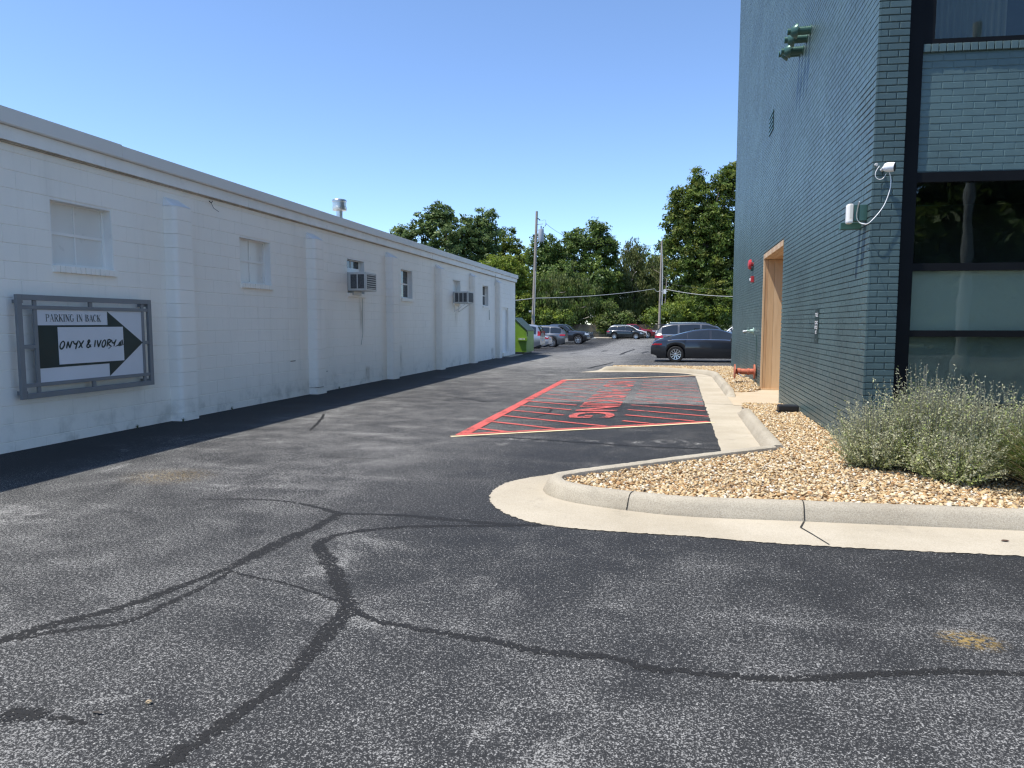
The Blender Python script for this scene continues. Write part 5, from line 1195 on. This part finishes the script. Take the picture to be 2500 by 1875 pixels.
# ---- house roof glimpsed through the trees
HS = empty('house', (-6.0, 117, -.4)); tag(HS, 'grey shingled house roof glimpsed through the trees', 'house')
hc = atd(1555, 775, 118)
MB().box(hc.x - 2.2, hc.x + 2.2, 118, 126, -.5, 1.9).build('wall', M['siding'], HS)
MB().add([(hc.x - 2.6, 117.4, 1.8), (hc.x + 2.6, 117.4, 1.8), (hc.x + 2.6, 122, 4.4), (hc.x - 2.6, 122, 4.4), (hc.x + 2.6, 126.6, 1.8), (hc.x - 2.6, 126.6, 1.8)], [(0, 1, 2, 3), (3, 2, 4, 5), (1, 4, 2), (0, 3, 5)]).build('roof', M['shingle'], HS)

# ================================================================== TREES
def foliage(lobes, n, leaf, cols, droop=0.0, clump=(.5, 1.0), per=55, core=0.12):
    lobes = np.array(lobes, float); vol = lobes[:, 3] * lobes[:, 4] * lobes[:, 5]; pr = vol ** .75; pr /= pr.sum()
    nc = max(8, n // per); k = RNG.choice(len(lobes), nc, p=pr)
    d = RNG.normal(size=(nc, 3)); d /= np.linalg.norm(d, axis=1)[:, None]; rr = RNG.random(nc) ** .5
    c = lobes[k, :3] + d * lobes[k, 3:] * rr[:, None]; c[:, 2] = np.maximum(c[:, 2], .2)
    cr = RNG.uniform(*clump, nc); cc = np.array(cols)[RNG.integers(0, len(cols), nc)] * RNG.uniform(.85, 1.2, (nc, 1))
    q = RNG.integers(0, nc, n); e = RNG.normal(size=(n, 3)); e /= np.linalg.norm(e, axis=1)[:, None]; e *= (RNG.random(n) ** .5)[:, None]
    e[:, 2] = e[:, 2] * .7 - droop * RNG.random(n) ** 2
    p = c[q] + e * cr[q][:, None]
    nrm = RNG.normal(size=(n, 3)) * .75 + d[q] * .6 + np.array([0, 0, .55]); nrm /= np.linalg.norm(nrm, axis=1)[:, None]
    t_ = np.cross(nrm, RNG.normal(size=(n, 3))); t_ /= np.linalg.norm(t_, axis=1)[:, None]
    if droop: t_ = t_ * .5 + np.array([0, 0, -1.0]); t_ /= np.linalg.norm(t_, axis=1)[:, None]; nrm = np.cross(t_, RNG.normal(size=(n, 3))); nrm /= np.linalg.norm(nrm, axis=1)[:, None]
    b = np.cross(nrm, t_); L = leaf * RNG.uniform(.65, 1.35, n); Wd = L * RNG.uniform(.38, .62, n) * (.55 if droop else 1)
    big = RNG.random(n) < core; L = np.where(big, L * 1.9, L); Wd = np.where(big, Wd * 1.9, Wd)
    V = np.stack([p - t_ * L[:, None] * .5, p + b * Wd[:, None] * .5 + t_ * (L * .05)[:, None], p + t_ * L[:, None] * .5, p - b * Wd[:, None] * .5 + t_ * (L * .05)[:, None]], 1).reshape(-1, 3)
    Fc = np.arange(4 * n).reshape(n, 4)
    col_ = np.clip(cc[q] * RNG.uniform(.72, 1.3, (n, 1)) * 1.95 * np.array([1.20, 1.12, .72]), 0, .5)
    return V, Fc, col_
def tree(name, label, base, lobes, n, leaf, cols, trunk_r=.3, droop=0.0, limbs=7, clump=(.5, 1.0), group='trees behind the car park', bare=0):
    base = Vector(base); t = empty(name, base); tag(t, label, 'tree' if 'bush' not in name else 'bush', group)
    V, Fc, cl = foliage(lobes, int(n * 1.95), leaf * 1.05, cols, droop, clump)
    me = np_mesh('crown', V, Fc, M['leaf'], cl); o = bpy.data.objects.new('crown', me); link(o, t)
    lob = np.array(lobes); h = (lob[:, 2]).max(); m_ = MB()
    pts = [Vector((random.uniform(-.15, .15) * k, random.uniform(-.15, .15) * k, h * .85 * k / 5)) for k in range(6)]
    m_.tube(pts, [trunk_r * (1 - .85 * k / 5) for k in range(6)], 9)
    for i in range(limbs):
        a = pts[1 + i % 4]; l_ = lob[i % len(lob)]; b = Vector(l_[:3]) + Vector((random.uniform(-.5, .5) * l_[3], random.uniform(-.5, .5) * l_[4], random.uniform(-.2, .5) * l_[5]))
        mid = a.lerp(b, .5) + Vector((0, 0, .4)); m_.tube([a, mid, b], [trunk_r * .42, trunk_r * .26, .03], 6)
    m_.build('trunk', M['bark'], t, smooth=True, local=True)
    if bare:                                             # dead grey twigs hanging out of the crown
        m_ = MB()
        for i in range(bare):
            l_ = lob[i % len(lob)]; a = Vector(l_[:3]) + Vector((random.uniform(-.8, .8) * l_[3], -l_[4] * random.uniform(.3, .9), random.uniform(-.9, .2) * l_[5]))
            p = [a]; d_ = Vector((random.uniform(-1, 1), random.uniform(-.6, 0), random.uniform(-.9, .5)))
            for k in range(4): p.append(p[-1] + d_ * .45 + Vector((random.uniform(-.2, .2), 0, random.uniform(-.2, .2))))
            m_.tube(p, [.045, .035, .025, .018, .008], 4)
        tag(m_.build('dead_twigs', M['pole_wood'], t, local=True), kind='stuff')
    return t
def P_(u, dep, z=None):
    q = atd(u, 790, dep); q.z = -.5 if z is None else z; return q
def lobe(u0, u, v, dep, wpx, hpx, dy=0.0, depthr=None):
    """ellipsoid centred at photo pixel (u, v), relative to a trunk at u0"""
    q = atd(u, v, dep + dy) - P_(u0, dep); k = dep / FPX; return (q.x, q.y, q.z, wpx * k / 2, depthr or wpx * k / 2.2, hpx * k / 2)
DK = [(.042, .070, .024), (.054, .086, .030), (.032, .056, .021), (.064, .094, .030)]
BG = [(.048, .078, .038), (.064, .098, .048), (.076, .110, .054), (.038, .062, .030)]
YG = [(.080, .115, .022), (.098, .130, .026), (.060, .092, .020), (.075, .100, .024)]
OL = [(.050, .080, .021), (.066, .094, .026), (.040, .066, .018), (.076, .092, .028), (.034, .054, .016)]
WI = [(.064, .084, .042), (.084, .100, .052), (.050, .068, .034)]
d_ = 112; u0 = 1095
tree('oak_tree', 'tall blue green oak rising above the white building roof', P_(u0, d_), [lobe(u0, 995, 575, d_, 75, 50), lobe(u0, 1040, 560, d_, 70, 110), lobe(u0, 1080, 535, d_, 65, 85), lobe(u0, 1110, 600, d_, 150, 130), lobe(u0, 1150, 560, d_, 60, 80), lobe(u0, 1185, 540, d_, 60, 70), lobe(u0, 1180, 610, d_, 90, 120), lobe(u0, 1090, 680, d_, 170, 130), lobe(u0, 1060, 518, d_, 30, 45), lobe(u0, 1205, 575, d_, 35, 60)], 26000, .36, BG, .45, clump=(.45, 1.0))
d_ = 118; u0 = 1250
tree('locust_tree', 'pale feathery tree top between the oak and the transformer pole', P_(u0, d_), [lobe(u0, 1240, 590, d_, 60, 70), lobe(u0, 1262, 640, d_, 110, 120), lobe(u0, 1215, 640, d_, 70, 90), lobe(u0, 1250, 730, d_, 120, 130)], 11000, .32, YG + OL, .3)
d_ = 97; u0 = 1225
tree('maple_tree', 'yellow green round tree behind the far end of the white building', P_(u0, d_), [lobe(u0, 1222, 665, d_, 110, 90), lobe(u0, 1262, 690, d_, 70, 100), lobe(u0, 1200, 700, d_, 80, 90), lobe(u0, 1240, 750, d_, 130, 110)], 15000, .27, YG, .25)
d_ = 103; u0 = 1400
tree('maple_tree', 'broad dark green tree in the middle behind the pickup', P_(u0, d_), [lobe(u0, 1330, 620, d_, 90, 100), lobe(u0, 1400, 600, d_, 90, 90), lobe(u0, 1462, 590, d_, 80, 90), lobe(u0, 1408, 572, d_, 28, 40), lobe(u0, 1455, 560, d_, 34, 50), lobe(u0, 1495, 610, d_, 50, 80), lobe(u0, 1400, 690, d_, 210, 150), lobe(u0, 1330, 720, d_, 110, 130), lobe(u0, 1470, 690, d_, 100, 130), lobe(u0, 1360, 640, d_, 70, 90)], 34000, .31, DK, .42)
d_ = 98; u0 = 1360
tree('elm_tree', 'shaggy dark tree with hanging branches right of the transformer pole', P_(u0, d_), [lobe(u0, 1350, 720, d_, 120, 120), lobe(u0, 1420, 730, d_, 100, 110), lobe(u0, 1330, 770, d_, 90, 60), lobe(u0, 1390, 760, d_, 120, 70)], 17000, .30, DK + WI, .3, droop=.7, bare=14)
d_ = 106; u0 = 1545
tree('willow_tree', 'grey green willow between the dark tree and the pale pole', P_(u0, d_), [lobe(u0, 1552, 620, d_, 60, 75), lobe(u0, 1540, 665, d_, 100, 110), lobe(u0, 1505, 705, d_, 70, 90), lobe(u0, 1570, 700, d_, 90, 110), lobe(u0, 1520, 750, d_, 90, 90), lobe(u0, 1600, 660, d_, 50, 110)], 17000, .32, WI, .3, droop=.9, bare=26)
d_ = 112; u0 = 1620
tree('elm_tree', 'shadowy tree filling the gap behind the pale pole', P_(u0, d_), [lobe(u0, 1610, 640, d_, 90, 110), lobe(u0, 1630, 600, d_, 50, 60), lobe(u0, 1620, 720, d_, 130, 130), lobe(u0, 1580, 730, d_, 90, 100), lobe(u0, 1480, 740, d_, 120, 120), lobe(u0, 1300, 740, d_, 120, 120), lobe(u0, 1700, 730, d_, 160, 120)], 20000, .34, DK, .35)
d_ = 97; u0 = 1735
tree('ash_tree', 'tallest olive green tree beside the teal brick wall', P_(u0, d_), [lobe(u0, 1665, 500, d_, 70, 90), lobe(u0, 1705, 450, d_, 55, 75), lobe(u0, 1655, 560, d_, 80, 110), lobe(u0, 1720, 530, d_, 130, 150), lobe(u0, 1770, 450, d_, 80, 90), lobe(u0, 1798, 415, d_, 50, 60), lobe(u0, 1760, 600, d_, 160, 160), lobe(u0, 1690, 640, d_, 120, 130), lobe(u0, 1740, 720, d_, 190, 140), lobe(u0, 1830, 520, d_, 110, 200), lobe(u0, 1840, 680, d_, 140, 200), lobe(u0, 1642, 600, d_, 40, 60)], 62000, .30, OL, .5)
d_ = 94.5; u0 = 1640
tree('round_bush', 'bright green bush behind the silver wagon roof', P_(u0, d_), [lobe(u0, 1640, 765, d_, 90, 60), lobe(u0, 1600, 775, d_, 70, 40), lobe(u0, 1690, 760, d_, 90, 70), lobe(u0, 1750, 765, d_, 100, 70)], 12000, .22, YG + DK, .08, group='bushes along the fence')
d_ = 95.5; u0 = 1480
tree('round_bush', 'dark low bush beside the fence left of the black crossover', P_(u0, d_), [lobe(u0, 1478, 790, d_, 50, 40), lobe(u0, 1490, 760, d_, 34, 50), lobe(u0, 1520, 780, d_, 60, 40)], 6000, .22, DK + WI, .06, group='bushes along the fence')
d_ = 96; u0 = 1280
tree('round_bush', 'dark green bush at the foot of the transformer pole', P_(u0, d_), [lobe(u0, 1280, 765, d_, 70, 70), lobe(u0, 1320, 775, d_, 70, 50), lobe(u0, 1370, 780, d_, 80, 45)], 9000, .22, DK + YG, .06, group='bushes along the fence')
d_ = 114; u0 = 1540
tree('hedge_bush', 'long dark undergrowth closing the view beneath the trees', P_(u0, d_), [lobe(u0, u_, 765, d_, 110, 80, 0, 2.0) for u_ in range(1270, 1880, 60)], 16000, .34, DK, .06, limbs=10, group='bushes along the fence')
# street side trees and lamp post, seen in the corner window
mir = lambda u, v, k: (lambda Cm, q: Cm + (q - Cm) * k)(Vector((XR, YC, 0)) + FN * .13 if False else (lambda d0: FN * (2 * d0))((Vector((XR, YC, 0)) + FN * .13).dot(FN)), fpx(u, v, .13) - Vector((0, 0, EYE)))
for i, (u, k, hh) in enumerate(((2300, 5.6, 1.0), (2420, 5.0, 1.1), (2540, 6.2, 1.0))):
    q = mir(u, 790, k); n_ = ('left', 'middle', 'right')[i]
    tree('street_tree', 'dark street tree mirrored in the corner window, %s one' % n_, (q.x, q.y, 0.05), [(0, 0, 7.5 * hh, 5.5, 4.5, 5.0), (3, 0, 4.0 * hh, 3.5, 3, 3.2), (-3, 1, 4.0 * hh, 3.5, 3, 3.2), (0, 2, 2.2, 6, 2, 2.2)], 9000, .5, DK, .35, clump=(.8, 1.4), group='street trees mirrored in the window')
q = mir(2350, 790, 2.6); t = empty('lamp_post', (q.x, q.y, 0.02)); tag(t, 'pale round lamp post mirrored in the corner window', 'lamp post')
MB().tube([(q.x, q.y, 0), (q.x, q.y, 4), (q.x, q.y, 9)], [.14, .12, .09], 14).build('shaft', M['wheelstop'], t, smooth=True); MB().lathe([(.25, 0), (.25, .4), (.17, .6)], (q.x, q.y, 0), (0, 0, 1), 14).build('base', M['wheelstop'], t, smooth=True)

# ================================================================== PLANTING AND LITTER
def sage(label, cx, cy, h, rad, n, seed, cols):
    g = np.random.default_rng(seed); K = 30; z0 = .085
    az = g.uniform(0, 6.283, n); tl = np.abs(g.normal(0, .55, n)); tl = np.minimum(tl, 1.25); L = h * np.where(g.random(n) < .11, g.uniform(1.0, 1.22, n), g.uniform(.62, .98, n)) * (1 - .12 * (tl / 1.25))
    b0 = np.c_[cx + np.cos(az) * .16 * g.random(n), cy + np.sin(az) * .16 * g.random(n), np.full(n, z0)]
    out = np.c_[np.cos(az), np.sin(az)] * (np.sin(tl) * rad / h * 1.25)[:, None]
    def pos(t): # t (m,) per stem index broadcast
        hor = out * (L * (t * .55 + .45 * t ** .6))[:, None]; ver = L * (np.cos(tl) * t + (1 - np.cos(tl)) * .5 * t * (1.15 - t))
        return np.c_[b0[:, 0] + hor[:, 0], b0[:, 1] + hor[:, 1], z0 + np.maximum(ver, .01)]
    V, Fc, Cl = [], [], []; b = 0
    side = np.c_[-np.sin(az), np.cos(az), np.zeros(n)] * .0022
    pr_ = pos(np.zeros(n))
    for k in range(1, 6):
        cu = pos(np.full(n, k / 5)); q = np.stack([pr_ - side, pr_ + side, cu + side * .8, cu - side * .8], 1).reshape(-1, 3); V.append(q); Fc.append(np.arange(4 * n).reshape(n, 4) + b); b += 4 * n; Cl.append(np.tile((.26, .26, .21), (n, 1))); pr_ = cu
    cols = np.array(cols); base_c = cols[g.integers(0, len(cols), n)]
    for k in range(K):
        t = np.clip(.16 + .84 * (k + g.random(n)) / K, 0, 1); p = pos(t); p2 = pos(np.minimum(t + .05, 1.05)); ax_ = p2 - p; ax_ /= np.linalg.norm(ax_, axis=1)[:, None] + 1e-9
        rd = g.normal(size=(n, 3)); dr = rd / np.linalg.norm(rd, axis=1)[:, None] + ax_ * .8; dr /= np.linalg.norm(dr, axis=1)[:, None]
        wv = np.cross(dr, g.normal(size=(n, 3))); wv /= np.linalg.norm(wv, axis=1)[:, None]
        ll = g.uniform(.016, .042, n) * (1.15 - .45 * t); ww = ll * g.uniform(.13, .24, n)
        q = np.stack([p, p + dr * (ll * .5)[:, None] + wv * ww[:, None], p + dr * ll[:, None], p + dr * (ll * .5)[:, None] - wv * ww[:, None]], 1).reshape(-1, 3)
        V.append(q); Fc.append(np.arange(4 * n).reshape(n, 4) + b); b += 4 * n
        tip = ((t > .80) * (g.random(n) < .75))[:, None]; green = np.clip((.55 - t) * 1.6, 0, 1)[:, None]
        c_ = base_c * (1 - green) + np.array((.26, .31, .10)) * green; c_ = np.where(tip, np.array((.46, .45, .30)), c_) * g.uniform(.85, 1.45, (n, 1)); Cl.append(np.clip(c_, 0, .75))
    t_ = empty('sage_shrub', (cx, cy, z0)); tag(t_, label, 'shrub', 'silvery sage shrubs at the corner')
    V = np.concatenate(V) - np.array([cx, cy, z0]); me = np_mesh('foliage', V, np.concatenate(Fc), M['sage'], np.concatenate(Cl)); o = bpy.data.objects.new('foliage', me); link(o, t_)
    m_ = MB()
    for i in range(14):
        a = random.uniform(0, 6.28); m_.tube([(0, 0, -.02), (math.cos(a) * .08, math.sin(a) * .08, .12), (math.cos(a) * .2, math.sin(a) * .2, .3)], [.008, .006, .003], 5)
    m_.build('woody_base', M['bark'], t_, local=True)
SG1 = [(.54, .55, .35), (.48, .50, .28), (.58, .58, .40), (.42, .47, .20)]; SG2 = [(.46, .51, .22), (.40, .47, .16), (.52, .54, .30)]
sage('leftmost silvery sage shrub spilling against the teal wall', 1.84, 7.02, .62, .42, 640, 3, SG1)
sage('largest silvery sage shrub in front of the window post', 2.22, 6.88, 0.86, .52, 900, 5, SG1 + SG2)
sage('greener sage shrub in the middle under the window', 2.60, 6.86, .76, .52, 860, 8, SG2 + SG1)
sage('sage shrub at the right edge behind the grass clump', 3.02, 6.75, .76, .48, 700, 9, SG2)
sage('low sage shrub at the front of the bed', 2.36, 6.60, .48, .40, 560, 12, SG2 + SG1)
def grass_clump(name, label, cx, cy, z0, n, h, rad, cols, seed, w_=.004, grp=None):
    g = np.random.default_rng(seed); V, Fc, Cl = [], [], []; b = 0
    az = g.uniform(0, 6.283, n); L = h * g.uniform(.5, 1.15, n); lean = g.uniform(.15, 1.0, n) * rad; cc = np.array(cols)[g.integers(0, len(cols), n)] * g.uniform(.75, 1.2, (n, 1))
    sd = np.c_[-np.sin(az), np.cos(az), np.zeros(n)]; bx_ = np.c_[cx + g.normal(0, .05, n) * h, cy + g.normal(0, .05, n) * h]; pr_ = None
    for k in range(7):
        t = k / 6; p = np.c_[bx_[:, 0] + np.cos(az) * lean * t ** 1.7, bx_[:, 1] + np.sin(az) * lean * t ** 1.7, z0 + L * (t - .42 * t ** 2.6 * (lean / rad))]
        ww = sd * (w_ * (1 - t) + .0006); c_ = np.stack([p - ww, p + ww], 1)
        if pr_ is not None: V.append(np.stack([pr_[:, 0], pr_[:, 1], c_[:, 1], c_[:, 0]], 1).reshape(-1, 3)); Fc.append(np.arange(4 * n).reshape(n, 4) + b); b += 4 * n; Cl.append(cc)
        pr_ = c_
    me = np_mesh(name, np.concatenate(V) - np.array([cx, cy, z0]), np.concatenate(Fc), M['sage'], np.clip(np.concatenate(Cl), 0, .6)); o = bpy.data.objects.new(name, me); link(o); o.location = (cx, cy, z0)
    tag(o, label, 'grass' if h > .2 else 'weed', grp); return o
GRN = [(.10, .17, .03), (.13, .20, .045), (.08, .14, .025), (.40, .33, .16)]
grass_clump('grass_clump', 'bright green arching grass clump at the right edge of the bed', 2.90, 6.36, .085, 1500, .62, .62, GRN, 21, .004)
grass_clump('grass_clump', 'dry straw coloured grass stems bending over the gravel', 2.80, 6.10, .085, 90, .42, .50, [(.46, .38, .20), (.52, .45, .26)], 22, .003)
for i, (yy, wh) in enumerate(((8.25, 'below the sign'), (8.93, 'at the foot of the nearest pilaster'), (10.4, 'below the second window'), (13.6, 'beside the broken wall corner'), (14.3, 'below the nearer air conditioner'), (27.9, 'on the stained wall foot near the far door'))):
    grass_clump('weed_tuft', 'small weed tuft %s along the white wall' % wh, XL + .03 + (.2 if i == 1 else 0), yy, 0, 26, .07, .07, [(.10, .14, .05), (.16, .17, .08)], 40 + i, .003, 'weeds along the wall foot')
def lump(name, label, u, v, z, s, c, cat):
    q = at(u * 1.1302, v * 1.1302, z); g = np.random.default_rng(int(u)); vv = IV2 * np.array(s) * (1 + g.normal(0, .13, (len(IV2), 1))); vv[:, 2] += s[2] * .8
    me = np_mesh(name, vv, IF2, M['pebble'], np.tile(np.array(c), (len(IF2), 1))); o = bpy.data.objects.new(name, me); link(o); o.location = q; tag(o, label, cat)
lump('stone', 'small tan stone lying on the worn asphalt at lower left', 322, 1519, .003, (.012, .009, .007), (.42, .32, .20), 'stone')
lump('dead_leaf', 'curled brown leaf on the pale gutter near the right edge', 2171, 1169, .009, (.022, .010, .006), (.10, .06, .04), 'leaf')
lump('dead_leaf', 'dark speck of leaf on the gutter strip beside the painted bay', 1767, 1027, .009, (.02, .008, .005), (.09, .06, .04), 'leaf')
lump('dead_leaf', 'dark leaf scrap on the gravel beside the strip kerb', 1920, 1099, .10, (.03, .014, .008), (.10, .06, .04), 'leaf')
lump('twig_scrap', 'small dark twig scrap left of the tan stone', 211, 1541, .003, (.022, .006, .005), (.08, .07, .06), 'twig')
